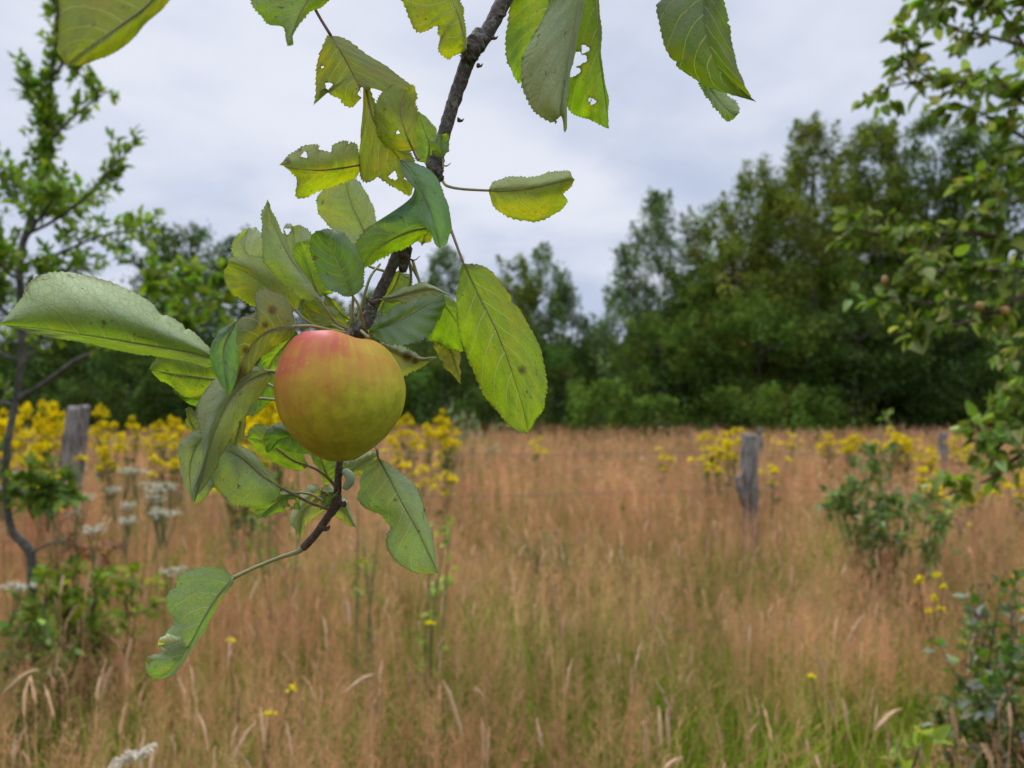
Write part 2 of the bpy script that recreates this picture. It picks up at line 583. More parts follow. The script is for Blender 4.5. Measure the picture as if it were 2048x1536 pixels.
# ------------------------------------------------------------------ background trees
def limb_set(base, top, spread, rng, n=7, r0=.14):
    """trunk and limbs as one mesh"""
    A = Acc()
    base = np.asarray(base, float); top = np.asarray(top, float)
    h = top[2] - base[2]
    mid = [base + (top - base) * f_ + np.append(rng.normal(0, .03 * h * (f_ > 0), 2), 0) for f_ in (0, .3, .6, .9)]
    V, F = tube(mid, [r0, r0 * .75, r0 * .45, r0 * .12], 8, 14, .05, rng)
    A.add(V, F)
    tips = []
    for i in range(n):
        f_ = rng.uniform(.2, .8)
        s = base + (top - base) * f_
        a = rng.uniform(0, 2 * np.pi)
        ln = spread * rng.uniform(.5, 1.0) * (1.15 - f_ * .7)
        e = s + np.array([math.cos(a) * ln, math.sin(a) * ln, ln * rng.uniform(.4, 1.0)])
        m_ = (s + e) / 2 + np.array([0, 0, -.05 * ln])
        V, F = tube([s, m_, e], [r0 * .4, r0 * .22, r0 * .06], 6, 8, .05, rng)
        A.add(V, F)
        tips.append(e)
    V, F, _ = A.get()
    return V, F


def make_tree(name, label, px, topy, wpx, d, col, seed, group='trees at the far side of the meadow', shape='round',
              base_frac=.05, leaf=.13, dens=1.0, yoff=0.0):
    rng = np.random.default_rng(seed)
    x = GX(px, d); zt = ztop(topy, d); wd = wpx / FPX * d / 2
    z0 = float(ground_z(x, d))
    root = empty(name, (x, d, z0), label, 'bush' if 'bush' in name else 'tree', group)
    V, F = limb_set((x, d, z0), (x + rng.normal(0, .2), d, zt - .05 * zt), wd, rng, 9, .03 * zt * .5)
    part('trunk', V, F, M_TRUNK, root)
    H = zt - z0
    zb = z0 + base_frac * H
    depth = max(wd * .9, 1.3)
    # clump centres
    vol_n = int(30 + 9 * (zt - zb) * wd)
    cs, rs = [], []
    while len(cs) < vol_n:
        fz = rng.uniform(0, 1) ** .72
        if shape == 'round':
            prof = math.sqrt(max(0, 1 - (max(fz - .45, 0) / .56) ** 2)) * (.82 + .18 * math.sin(fz * 9 + seed))
        elif shape == 'spire':
            prof = (1 - fz) ** .65 * .95 + .06
        else:
            prof = (1 - fz ** 2.6) ** .55 * (.88 + .16 * math.sin(fz * 11 + seed * 1.7))
        a = rng.uniform(0, 2 * np.pi); rr = rng.uniform(.25, 1) ** .5
        cxx = x + math.cos(a) * rr * prof * wd
        cyy = d + math.sin(a) * rr * prof * depth
        r = rng.uniform(.34, .80) * (1.15 - .50 * fz) * min(1.0, wd / 1.6)
        cs.append((cxx, cyy, zb + fz * (zt - zb) - r * .55 * (fz > .8))); rs.append(r)
    cs = np.array(cs); rs = np.array(rs)
    # wispy leader shoots breaking the outline
    nsh = int(14 + wd * 10)
    sh_c, sh_r = [], []
    for i in range(nsh):
        k = rng.integers(0, len(cs)); c = cs[k]
        if c[2] < zb + .45 * (zt - zb): continue
        dirv = np.array([(c[0] - x) * .5, (c[1] - d) * .5, 1.0]) + rng.normal(0, .15, 3); dirv /= np.linalg.norm(dirv)
        ln = rng.uniform(.5, 1.15)
        lim = zt + .2
        for s_ in np.linspace(.25, 1, 5):
            q = c + dirv * ln * s_
            if q[2] < lim:
                sh_c.append(q); sh_r.append(.2 * (1.15 - s_) + .03)
    area = (zt - zb) * wd * 2
    nl = int(dens * area * 2.6 / (leaf * leaf * .5))
    wgt = rs ** 2; wgt /= wgt.sum()
    idx = rng.choice(len(cs), nl, p=wgt)
    dv = rng.normal(size=(nl, 3)); dv /= np.linalg.norm(dv, axis=1)[:, None]
    rad = rs[idx] * (rng.uniform(0, 1, nl) ** .45) * np.exp(rng.normal(0, .12, nl))
    pos = cs[idx] + dv * rad[:, None] * np.array([1, 1, .8])
    ccol = var_col(col, len(cs), rng, .30, .12)
    lcol = ccol[idx] * np.exp(rng.normal(0, .22, (nl, 1)))
    if sh_c:
        sh_c = np.array(sh_c); sh_r = np.array(sh_r)
        ns = len(sh_c) * 16
        k = rng.integers(0, len(sh_c), ns)
        pos = np.vstack([pos, sh_c[k] + rng.normal(size=(ns, 3)) * sh_r[k][:, None] * .7])
        lcol = np.vstack([lcol, var_col(col, ns, rng, .25, .1) * 1.1])
    keep = pos[:, 2] > z0 + .1
    pos, lcol = pos[keep], lcol[keep]
    n = len(pos)
    V, F, _ = scatter(DIAMOND[0], DIAMOND[1], pos, rand_rot(n, rng), leaf * rng.uniform(.6, 1.3, n))
    C = np.repeat(np.clip(lcol, 0, .6), 4, axis=0)
    part('crown', V, F, M_FARLEAF, root, cols=C, smooth=False)
    return root


G_DARK = (.055, .088, .018)
G_MID = (.088, .138, .022)
G_OLIVE = (.138, .168, .028)
G_BLUE = (.110, .160, .068)
G_LITE = (.090, .145, .024)
TREES = [
    # name, label, px, topy, wpx, d, colour, shape, base_frac, density
    ('oak_tree', 'large dark round-crowned tree behind the big folded leaf on the left', 400, 452, 300, 25, G_DARK, 'round', .0, 1.1),
    ('broadleaf_tree', 'dark tree at the left edge seen through the young oak leaves', 40, 575, 260, 27, G_DARK, 'round', .0, .75),
    ('broadleaf_tree', 'low dark tree between the left edge and the large round-crowned tree', 205, 640, 190, 27, G_DARK, 'round', .0, .8),
    ('broadleaf_tree', 'dark green tree right behind the apple', 610, 560, 230, 27, G_DARK, 'round', .0, 1.0),
    ('broadleaf_tree', 'dark tree just right of the apple, below the pointed hanging leaf', 770, 590, 180, 28, G_MID, 'round', .0, 1.0),
    ('poplar_tree', 'greyish upright tree left of the large hanging leaf, rising to a blunt top', 890, 488, 120, 34, G_BLUE, 'dome', .0, .8),
    ('poplar_tree', 'pale olive tree just right of the large hanging leaf', 1030, 515, 110, 34, G_OLIVE, 'dome', .0, .75),
    ('birch_tree', 'thin wispy tree with see-through top at the centre of the treeline', 1090, 482, 100, 35, G_BLUE, 'dome', .0, .3),
    ('broadleaf_tree', 'blue-green tree on the left side of the gap in the treeline', 1128, 562, 110, 33, G_BLUE, 'dome', .0, .8),
    ('broadleaf_tree', 'dark full tree standing behind the lower half of the large hanging leaf', 1010, 640, 240, 29, G_DARK, 'round', .0, 1.1),
    ('broadleaf_tree', 'low olive tree filling the gap in the treeline', 1195, 655, 130, 33, G_MID, 'round', .0, 1.0),
    ('willow_tree', 'slim blue-green tree with spiky top on the right side of the treeline gap', 1318, 385, 150, 30, G_BLUE, 'dome', .0, .6),
    ('willow_tree', 'shorter blue-green tree leaning out over the treeline gap', 1262, 500, 120, 29, G_BLUE, 'dome', .0, .6),
    ('broadleaf_tree', 'olive tree between the spiky blue-green tree and the tallest tree', 1435, 400, 170, 29, G_OLIVE, 'dome', .0, .8),
    ('birch_tree', 'olive tree with feathery top left of the tallest tree', 1520, 318, 160, 28, G_OLIVE, 'dome', .0, .75),
    ('birch_tree', 'tallest olive tree of the wood with two pointed leaders', 1625, 235, 190, 27, G_OLIVE, 'dome', .0, .8),
    ('birch_tree', 'tall tree with loose airy crown right of the tallest tree', 1750, 238, 210, 28, G_OLIVE, 'dome', .0, .85),
    ('birch_tree', 'tall airy tree behind the upper apple tree branches on the right', 1865, 222, 210, 28, G_MID, 'dome', .0, .85),
    ('broadleaf_tree', 'dense green tree behind the right apple tree at the right edge', 1985, 240, 250, 27, G_MID, 'round', .0, .9),
    ('broadleaf_tree', 'dark tree low behind the spiky trees, right of the gap', 1330, 640, 240, 26.5, G_MID, 'round', .0, 1.1),
    ('broadleaf_tree', 'broad dark tree below the olive birches in the right half', 1530, 600, 260, 25.5, G_MID, 'round', .0, 1.1),
    ('broadleaf_tree', 'broad dark tree at the foot of the right wood, left of the bushy sapling', 1720, 590, 260, 25, G_DARK, 'round', .0, 1.1),
    ('broadleaf_tree', 'darkest tree at the foot of the wood by the right edge', 1930, 600, 280, 24.5, G_DARK, 'round', .0, 1.1),
    ('broadleaf_tree', 'rounded olive tree behind the gap between the two feathery birches', 1575, 380, 190, 30, G_OLIVE, 'round', .0, .9),
    ('broadleaf_tree', 'rounded green tree behind the airy birch, left of the right apple tree', 1700, 375, 210, 30, G_MID, 'round', .0, .9),
    ('broadleaf_tree', 'green tree behind the right apple tree, filling under the airy birch tops', 1830, 365, 220, 30, G_OLIVE, 'round', .0, .9),
    ('broadleaf_tree', 'green tree filling the wood between the spiky willow and the first olive tree', 1390, 500, 170, 29, G_MID, 'round', .0, .9),
    ('broadleaf_tree', 'mid-green rounded tree halfway up the right wood under the olive trees', 1480, 470, 200, 27, G_OLIVE, 'round', .0, .9),
    ('bush', 'light green bush at the meadow edge under the treeline gap', 1195, 775, 110, 23, G_LITE, 'round', .0, .8),
    ('bush', 'olive green bush at the meadow edge, below the spiky blue-green trees', 1310, 812, 90, 22.5, G_MID, 'round', .0, .8),
    ('bush', 'dark low bush at the meadow edge between the two sets of ragwort', 1000, 790, 160, 24, G_DARK, 'round', .0, 1.0),
    ('bush', 'dark bush along the meadow edge behind the left fence post', 250, 770, 320, 23.5, G_DARK, 'round', .0, 1.0),
    ('bush', 'green bush at the foot of the broad dark trees on the right', 1560, 790, 220, 23, G_MID, 'round', .0, 1.0),
]


def build_trees():
    for k, (nm, lb, px, ty, wpx, d, c, shp, bf, dn) in enumerate(TREES):
        make_tree(nm, lb, px, ty, wpx * 1.34, d, tuple(q * 1.1 for q in c), 100 + k, shape=shp, base_frac=bf, dens=dn * 1.25,
                  leaf=.13 if d < 32 else .15)
    # the closed wood behind: one mass nobody could count
    rng = np.random.default_rng(5)
    n = 100000
    px = rng.uniform(-500, 2600, n); d = rng.uniform(36, 46, n)
    x = GX(px, d)
    top = np.interp(px, [-500, 0, 300, 700, 1000, 1150, 1210, 1300, 1500, 1700, 2100, 2600],
                    [5.0, 4.2, 4.6, 4.8, 5.4, 4.2, 3.9, 5.5, 7.5, 8.5, 8, 7]) * (1 + .06 * np.sin(px * .05) + .04 * np.sin(px * .13))
    z = top * rng.uniform(0, 1, n) ** .7
    col = var_col((.05, .08, .035), n, rng, .3, .1)
    V, F, _ = scatter(DIAMOND[0], DIAMOND[1], np.stack([x, d, z], -1), rand_rot(n, rng), rng.uniform(.25, .5, n))
    o = put('wood', mesh('wood', V, F, M_FARLEAF, cols=np.repeat(col, 4, 0), smooth=False))
    tag(o, 'dense dark mass of woodland closing the view behind the separate trees', 'woodland', kind='stuff')


build_trees()

# ------------------------------------------------------------------ meadow
def ribbon(pts, wid, nrm):
    pts = np.asarray(pts, float)
    t = np.gradient(pts, axis=0)
    s = np.cross(t, nrm); s /= np.linalg.norm(s, axis=1)[:, None] + 1e-9
    wd = np.asarray(wid)[:, None] / 2
    V = np.empty((2 * len(pts), 3)); V[0::2] = pts - s * wd; V[1::2] = pts + s * wd
    i = np.arange(len(pts) - 1) * 2
    F = np.stack([i, i + 1, i + 3, i + 2], -1)
    return V, F


PINK = np.array((.60, .285, .175))
TAN = np.array((.58, .355, .172))
STRAW = np.array((.66, .47, .28))
GREEN = np.array((.135, .225, .006))


def tpl_haze(rng, h, wmul, nb, col):
    """bent-grass stem with an open panicle of fine branchlets and spikelets"""
    A = Acc()
    lean = rng.normal(0, .10, 2) * h
    t = np.linspace(0, 1, 4)
    c = np.stack([lean[0] * t ** 2, lean[1] * t ** 2, h * t], -1)
    V, F = ribbon(c, np.array([.0022, .002, .0016, .0008]) * wmul, np.array([rng.normal(), rng.normal(), 0]))
    cc = np.array([GREEN * .8 + TAN * .2, TAN * .6 + GREEN * .4, TAN, col])[np.repeat([0, 1, 2, 3], 2)]
    A.add(V, F, cc)
    for i in range(nb):
        f_ = rng.uniform(.62, 1.0)
        s = np.array([lean[0] * f_ ** 2, lean[1] * f_ ** 2, h * f_])
        a = rng.uniform(0, 2 * np.pi); ln = h * .10 * rng.uniform(.3, 1.1) * (1.5 - f_) * 1.6
        dv = np.array([math.cos(a), math.sin(a), rng.uniform(.5, 1.6)]); dv /= np.linalg.norm(dv)
        e = s + dv * ln
        V, F = ribbon([s, e], [.0008 * wmul, .0006 * wmul], rng.normal(size=3))
        A.add(V, F, col * .9)
        # spikelets at the end
        for q in range(2):
            p0 = e - dv * ln * rng.uniform(0, .45) + rng.normal(0, .003 * wmul, 3)
            sz = .0045 * wmul * rng.uniform(.6, 1.3)
            d2 = dv + rng.normal(0, .5, 3); d2 /= np.linalg.norm(d2)
            V, F = ribbon([p0, p0 + d2 * sz * .5, p0 + d2 * sz * 1.2], [.0004, sz * .42, .0003], rng.normal(size=3))
            A.add(V, F, col * rng.uniform(.75, 1.3))
    return A.get()


def tpl_blade(rng, h, wd, bend):
    t = np.linspace(0, 1, 5)
    c = np.stack([bend * h * t ** 2, 0 * t, h * (t - .35 * bend * t ** 3)], -1)
    V, F = ribbon(c, wd * np.array([.8, 1, .85, .55, .06]), np.array([1.0, .15, 0]))
    return V, F


def spike_geo(rng, ln, r, bend, wob=.2):
    """fluffy cylindrical seed spike along +Z starting at the origin"""
    n = 9
    t = np.linspace(0, 1, n)
    c = np.stack([bend * ln * t ** 2, 0 * t, ln * t], -1)
    rad = r * np.sin(np.pi * np.clip(t * .93 + .05, 0, 1)) ** .6
    return tube(c, list(np.maximum(rad, r * .08)), 6, 12, wob, rng)


def visible_xy(n, d0, d1, rng, power=1.0, margin=1.18):
    """points on the ground in front of the camera, density falling with distance"""
    u = rng.uniform(0, 1, n)
    e = 2.0 - power
    d = (d0 ** e + u * (d1 ** e - d0 ** e)) ** (1 / e)
    x = rng.uniform(-1, 1, n) * (d * .692 * margin + .35)
    return x, d


def patch(x, y, s, ph=0.0):
    """smooth pseudo-noise -1..1"""
    return (np.sin(x * s + ph) * np.cos(y * s * 1.13 - ph * .7) + .6 * np.sin(x * s * 2.1 - y * s * 1.7 + ph * 2) +
            .4 * np.cos(x * s * 3.7 + y * s * 3.1 + ph)) / 2.0


def build_meadow():
    rng = np.random.default_rng(11)
    haze_v, spike_v, blade_v = Acc(), Acc(), Acc()
    # (d0, d1, count, width multiplier, panicle branches)
    for d0, d1, n, wm, nb in ((1.1, 3.4, 4600, .9, 44), (3.4, 7, 7500, 1.45, 24), (7, 13, 9000, 2.7, 14), (13, 27, 13000, 5.4, 8)):
        nt_ = 8
        x, y = visible_xy(n, d0, d1, rng, .7)
        pk = patch(x, y, .9, 1.0) + rng.normal(0, .35, n)
        # greener, barer places (front right, and small pockets)
        bare = .75 * patch(x, y, 1.9, 2.0) + 1.7 * np.exp(-((x - .72) ** 2 / .30 + (y - 2.1) ** 2 / .28))
        keep = (rng.uniform(-1.4, 1.2, n) > bare - .35) | (y > 7)
        x, y, pk = x[keep], y[keep], pk[keep]
        boost = np.ones(len(x))
        if d0 == 3.4:       # taller tufts left uncut round the fence posts
            for cx_, cy_, m_, hb in ((GX(1498, 5.7), 5.66, 40, 1.0), (GX(140, 5.6), 5.5, 220, 1.3)):
                x = np.append(x, rng.normal(cx_, .16, m_)); y = np.append(y, cy_ - np.abs(rng.normal(.05, .16, m_)))
                pk = np.append(pk, rng.normal(0, .4, m_)); boost = np.append(boost, np.full(m_, hb))
        clump = 1 + .17 * patch(x, y, 2.7, 3.0) + .12 * patch(x, y, 6.1, 1.0)
        n = len(x)
        z = ground_z(x, y)
        kind = rng.integers(0, nt_, n)
        for k in range(nt_):
            sel = kind == k
            m = sel.sum()
            h = .60
            V, F, C = tpl_haze(rng, h, wm, nb, PINK * (1 + .2 * (k % 3 - 1)) if k % 4 else TAN)
            pos = np.stack([x[sel], y[sel], z[sel]], -1)
            hs = rng.uniform(.66, 1.12, m) * (1 + .08 * pk[sel]) * boost[sel] * (1 + .08 * patch(x[sel], y[sel], 3.3, 2.0))
            tint = np.where(pk[sel][:, None] > .15, np.array([[1.0, .93, .9]]), np.array([[1.0, 1.1, 1.0]])) * np.exp(rng.normal(0, .16, (m, 1))) * clump[sel][:, None]
            V, F, C = scatter(V, F, pos, rotz(rng.uniform(0, 6.28, m)), hs, C, tint)
            haze_v.add(V, F, C)
    # straw stems with pale seed spikes
    for d0, d1, n, wm in ((1.2, 3.5, 620, .85), (3.5, 8, 1300, 1.1), (8, 24, 2600, 2.2)):
        x, y = visible_xy(n, d0, d1, rng, .8)
        pk = patch(x, y, .7, 6.0)
        keep = rng.uniform(-1.2, 1, n) < pk + .3
        x, y = x[keep], y[keep]; n = len(x)
        kind = rng.integers(0, 7, n)
        for k in range(7):
            sel = kind == k; m = sel.sum()
            A = Acc()
            h = .55; ln = rng.uniform(.055, .095)
            lx = rng.normal(0, .07)
            t = np.linspace(0, 1, 4)
            c = np.stack([lx * t ** 2, 0 * t, h * t], -1)
            V, F = ribbon(c, np.array([.003, .0026, .002, .0016]) * wm, np.array([.3, 1.0, 0]))
            A.add(V, F, np.array([GREEN, TAN * .8, TAN, STRAW])[np.repeat([0, 1, 2, 3], 2)])
            V, F = spike_geo(rng, ln, .0042 * wm, rng.normal(0, .3), .45)
            A.add(V + c[-1], F, STRAW * rng.uniform(.9, 1.1))
            V, F, C = A.get()
            tint = np.exp(rng.normal(0, .1, (m, 1))) * np.array([[1, .97, .95]])
            V, F, C = scatter(V, F, np.stack([x[sel], y[sel], ground_z(x[sel], y[sel])], -1),
                              rand_rot(m, rng, .13), rng.uniform(.75, 1.2, m), C, tint)
            spike_v.add(V, F, C)
    # green blades and dry blades below
    for d0, d1, n, wm in ((.9, 3.4, 30000, 1.0), (3.4, 7, 26000, 1.6), (7, 26, 26000, 3.5)):
        x, y = visible_xy(n, d0, d1, rng, .7)
        g = .8 * patch(x, y, 1.9, 2.0) + 1.5 * np.exp(-((x - .72) ** 2 / .45 + (y - 2.0) ** 2 / .30)) + .55 * (y < 3.6) + .15 * (y < 6) + rng.normal(0, .3, n)
        kind = rng.integers(0, 8, n)
        for k in range(8):
            sel = kind == k; m = sel.sum()
            V, F = tpl_blade(rng, rng.uniform(.32, .52), rng.uniform(.0028, .005) * wm, rng.uniform(.1, .75))
            cc = np.where(g[sel][:, None] > .15, GREEN[None], (TAN * .82)[None]) * np.exp(rng.normal(0, .25, (m, 1)))
            cc = np.where(rng.uniform(size=(m, 1)) < .3, (GREEN * .5 + TAN * .5)[None], cc)
            V, F, C = scatter(V, F, np.stack([x[sel], y[sel], ground_z(x[sel], y[sel])], -1),
                              rand_rot(m, rng, .12), rng.uniform(.7, 1.15, m), np.ones((len(V), 3)), cc)
            blade_v.add(V, F, C)
    for nm, A, lb, cat in (('bent_grass', haze_v, 'open reddish-brown flowering grass panicles covering the whole meadow', 'grass'),
                           ('seed_grass', spike_v, 'pale straw coloured grass with narrow seed spikes scattered through the meadow', 'grass'),
                           ('grass_blades', blade_v, 'green and dry leaf blades growing low in the meadow under the seed heads', 'grass')):
        V, F, C = A.get()
        o = put(nm, mesh(nm, V, F, M_GRASS, cols=np.clip(C, 0, .85)))
        tag(o, lb, cat, kind='stuff')


build_meadow()


# ------------------------------------------------------------------ the apple branch in the foreground
T_GREEN = (.100, .175, .013)
T_BRIGHT = (.130, .225, .010)
T_YEL = (.175, .215, .010)
T_OLIVE = (.125, .150, .013)
T_BLUE = (.080, .180, .085)
T_DARK = (.065, .135, .010)
T_BROWN = (.115, .125, .022)


def px3(pts, d):
    out = []
    for p in pts:
        dz = p[2] if len(p) > 2 else 0.0
        out.append((p[0], p[1], d + dz * .01))
    return np.array(out, float)


def pix_world(A):
    A = np.asarray(A, float)
    d = A[..., 2:3]
    return C_ + d * (F_ + (A[..., 0:1] - 1024) / FPX * R_ - (A[..., 1:2] - 768) / FPX * U_)


BRANCH = empty('apple_branch', tuple(P(1130, -330, .47)),
               'lichen-spotted apple tree branch with curled, insect-bitten leaves in the close foreground', 'branch')


def branch_part(name, pts, radii, mat, parent=None, sides=12, n=None, rough=.05):
    V, F = tube([P(*p) for p in pts], radii, sides, n or len(pts) * 7, rough)
    return part(name, V, F, mat, parent or BRANCH)


NLEAF = [0]
# how downy the underside of each leaf is, in building order
PALE = (.25, .6, .3, .2, .15, .2, .3, .3, .2, .5, .15, .1, .8, .1, .2, .7, .08, .1, .7, .1, .35, .9, .5, .6, .98, .6, .98, .25, .75, .05, .2, .15, .2, .3, .7, .1,
        .2, .3, .2, .1, .7, .75, .5, .5, .75, .3, .3, .3, .95, .65, .98, .98, .4, .3, .6, .95, .5, .3, .3, .3)


def leaf(M, L, R, d, see='low', tint=T_GREEN, bulge=(.4, .4), holes=(), pet=None, label=None, spots=(), serr=1.0, petr=.00085, pmat=None, wav=1.0):
    NLEAF[0] += 1
    rng = np.random.default_rng(500 + NLEAF[0])
    nv, nu = (210, 26) if holes else (140, 16)
    m = px3(M, d)
    l = np.vstack([m[:1], px3(L, d), m[-1:]])
    r = np.vstack([m[:1], px3(R, d), m[-1:]])
    Mv, Lv, Rv = crom(m, nv), crom(l, nv), crom(r, nv)
    v = np.linspace(0, 1, nv)
    saw = (v * rng.uniform(27, 40) + rng.uniform() + .25 * np.sin(v * 17)) % 1.0
    tooth = np.where(saw < .7, saw / .7, (1 - saw) / .3)
    env = np.sin(np.pi * np.clip(v, 0, 1)) ** .35 * np.interp(v, np.linspace(0, 1, 35), rng.uniform(.35, 1.5, 35))
    cols = []
    us = np.linspace(-1, 1, 2 * nu + 1)
    ph = rng.uniform(0, 6.28, 6)
    nibs = [(rng.uniform(.15, .92), rng.uniform(.008, .022), rng.uniform(.04, .13), rng.uniform() < .5) for _ in range(rng.integers(1, 5))] if serr > .4 else []
    for u in us:
        E = Lv if u < 0 else Rv
        a = abs(u)
        b = bulge[0] if u < 0 else bulge[1]
        span = np.linalg.norm((E - Mv)[:, :2], axis=1) + 1e-6
        amp = (3.6 * serr * tooth * env + rng.normal(0, .35, nv) * (a > .99)) / np.maximum(span, 14)
        s = a * (1 + amp * a ** 8)
        p = Mv + (E - Mv) * s[:, None]
        q = p.copy()
        q[:, 2] = p[:, 2] - .01 * b * 4 * a * (1 - a) * np.sin(np.pi * v) ** .7
        # ripples between lateral veins and a wavy margin
        q[:, 2] += wav * .01 * (.05 * a * np.sin(v * 50 + ph[0] - a * 9) * (1 - .4 * a) +
                                .24 * a ** 2 * np.sin(v * 11 + ph[1] + (u > 0) * 2) + .05 * np.sin(v * 6 + ph[2] + 3 * u))
        q[:, 0] += wav * a * (1.6 * np.sin(v * 19 + ph[3]) + 1.0 * np.sin(v * 41 + ph[4]))
        q[:, 1] += wav * a * 1.3 * np.sin(v * 23 + ph[5] + (u > 0))
        if a > 0:
            for (nbv, nbw, nbd, nbs) in nibs:
                if (u > 0) == nbs:
                    q[:, :2] -= ((E - Mv)[:, :2] * (nbd * np.exp(-((v - nbv) / nbw) ** 2) * a ** 6)[:, None])
        cols.append(q)
    G = np.stack(cols, 1)                       # nv, 2nu+1, 3
    k = 2 * nu + 1
    XY = G.reshape(-1, 3)
    i, j = np.meshgrid(np.arange(nv - 1), np.arange(k - 1), indexing='ij')
    a0 = (i * k + j).ravel()
    F = np.stack([a0, a0 + 1, a0 + k + 1, a0 + k], -1)
    rim = np.zeros(len(XY))
    for hx, hy, hr in holes:
        dx, dy = XY[:, 0] - hx, XY[:, 1] - hy
        th = np.arctan2(dy, dx)
        rad = hr * (1 + .22 * np.sin(3 * th + ph[4]) + .12 * np.sin(7 * th + ph[5]))
        dist = np.hypot(dx, dy)
        ins = dist < rad
        rim = np.maximum(rim, np.exp(-np.maximum(dist - rad, 0) / 2.6) * (.55 + .45 * np.sin(th * 4 + ph[0])))
        kill = ins[F].all(1)
        F = F[~kill]
        f_ = np.where(ins, rad / np.maximum(dist, 1e-3), 1.0)
        XY[:, 0] = hx + dx * f_; XY[:, 1] = hy + dy * f_
    for hx, hy, hr in spots:
        dist = np.hypot(XY[:, 0] - hx, XY[:, 1] - hy)
        rim = np.maximum(rim, np.clip(1.6 - 1.5 * dist / hr, 0, 1) * rng.uniform(.7, 1, len(XY)))
    p4 = XY[F][:, :, :2]
    x, y = p4[..., 0], p4[..., 1]
    area = .5 * (np.roll(x, -1, 1) * y - x * np.roll(y, -1, 1)).sum(1) * -1
    tot = area.sum()        # >0: clockwise in y-down pixels ...
    cross = .5 * (x * np.roll(y, -1, 1) - np.roll(x, -1, 1) * y).sum(1).sum()
    front = cross < 0       # counter-clockwise on screen: normal towards the camera
    if front != (see == 'top'):
        F = F[:, ::-1]
    W = pix_world(XY)
    uv = np.stack(np.broadcast_arrays((us[None, :] + 1) / 2, v[:, None]), -1).reshape(-1, 2)
    rim = np.maximum(rim, (np.abs(uv[:, 0] - .5) > .485) * (rng.uniform(0, 1, nv)[:, None] > .8).repeat(k, 1).ravel() * .7)
    o = part('leaf', W, F, M_LEAF, BRANCH, uv=uv, color=(*tint, PALE[NLEAF[0] - 1] if NLEAF[0] <= len(PALE) else .4), cols=np.stack([rim] * 3, -1))
    if label:
        o['label'] = label
    # raised midrib, and the stalk
    rib = Mv.copy(); nn = int(nv * .93)
    rw = pix_world(rib[:nn:4])
    V, Fq = tube(rw, [petr * .75, petr * .5, petr * .28, petr * .12], 6, len(rw), 0)
    part('midrib', V, Fq, pmat or M_PETI, o)
    if pet:
        pp = [P(*q) for q in px3(pet, d)] + [P(*Mv[0])]
        V, Fq = tube(pp, [petr * 1.15, petr, petr * .9], 8, len(pp) * 6, .03)
        part('leaf_stalk', V, Fq, pmat or M_PETI, o)
    return o


# main branch, its knots and side shoots
branch_part('bough', [(1500, -1500, .80), (1250, -750, .60), (1130, -330, .50), (1085, -170, .49), (1018, -20, .475), (968, 75, .468), (940, 112, .466), (912, 190, .464), (893, 250, .463), (872, 325, .462),
                      (848, 375, .462), (822, 430, .462), (800, 490, .461), (781, 540, .460), (757, 590, .459), (741, 622, .457)],
            [.013, .0085, .0062, .0053, .0050, .0047, .0046, .0043, .0040, .0040, .0036, .0036, .0034, .0034, .0035, .0033], M_BARK, sides=18, n=130, rough=.06)
branch_part('knot', [(960, 62, .467), (948, 90, .463), (938, 112, .462), (934, 128, .464)], [.0035, .0062, .0055, .003], M_BARK, sides=14, n=22, rough=.12)
branch_part('knot', [(872, 318, .462), (870, 345, .459), (880, 362, .459)], [.0045, .0056, .003], M_BARK, sides=14, n=16, rough=.12)
branch_part('knot', [(815, 470, .462), (808, 510, .462), (806, 545, .463)], [.003, .0050, .0018], M_BARK, sides=12, n=14, rough=.16)
branch_part('spur', [(741, 615, .457), (730, 650, .452), (712, 664, .446), (690, 668, .444)], [.0036, .0046, .0036, .002], M_BARK, sides=14, n=26, rough=.14)
branch_part('twig', [(722, 650, .452), (716, 720, .462), (700, 820, .466), (682, 890, .458), (679, 925, .452), (676, 960, .450), (675, 990, .450),
                     (672, 1010, .450), (655, 1035, .449), (632, 1068, .449), (606, 1096, .449)],
            [.0026, .0024, .0023, .0021, .0021, .0023, .0025, .0030, .0025, .0023, .0024], M_TWIG, sides=12, n=90, rough=.05)
branch_part('twig', [(612, 1090, .449), (596, 1103, .449), (560, 1115, .448), (510, 1135, .447), (466, 1156, .446)],
            [.0022, .0016, .0012, .0011, .0013], M_PETI, sides=10, n=40, rough=.03)
branch_part('bud', [(638, 1050, .448), (652, 1058, .447), (660, 1052, .447)], [.001, .0017, .0005], M_TWIG, n=8)
branch_part('bud', [(676, 1002, .448), (688, 1010, .447), (690, 1002, .447)], [.0015, .0017, .0006], M_TWIG, n=8)
branch_part('bud', [(760, 600, .455), (745, 606, .452), (738, 600, .451)], [.0015, .0017, .0006], M_TWIG, n=8)
# bristly old bud scales along the bough
for (qx, qy) in ((903, 215), (925, 160), (917, 240), (893, 262), (955, 130), (985, 75), (1002, 30), (888, 290), (812, 505), (836, 440)):
    branch_part('bud', [(qx, qy, .462), (qx + 6, qy + 2, .461), (qx + 11, qy - 3, .461)], [.0016, .0009, .0002], M_TWIG, sides=6, n=6, rough=.2)
branch_part('thorn', [(885, 330, .460), (893, 332, .458), (902, 326, .458)], [.0005, .0004, .0002], M_PETR, sides=6)
branch_part('thorn', [(820, 518, .460), (830, 520, .459), (840, 512, .459)], [.0005, .0004, .0002], M_PETR, sides=6)
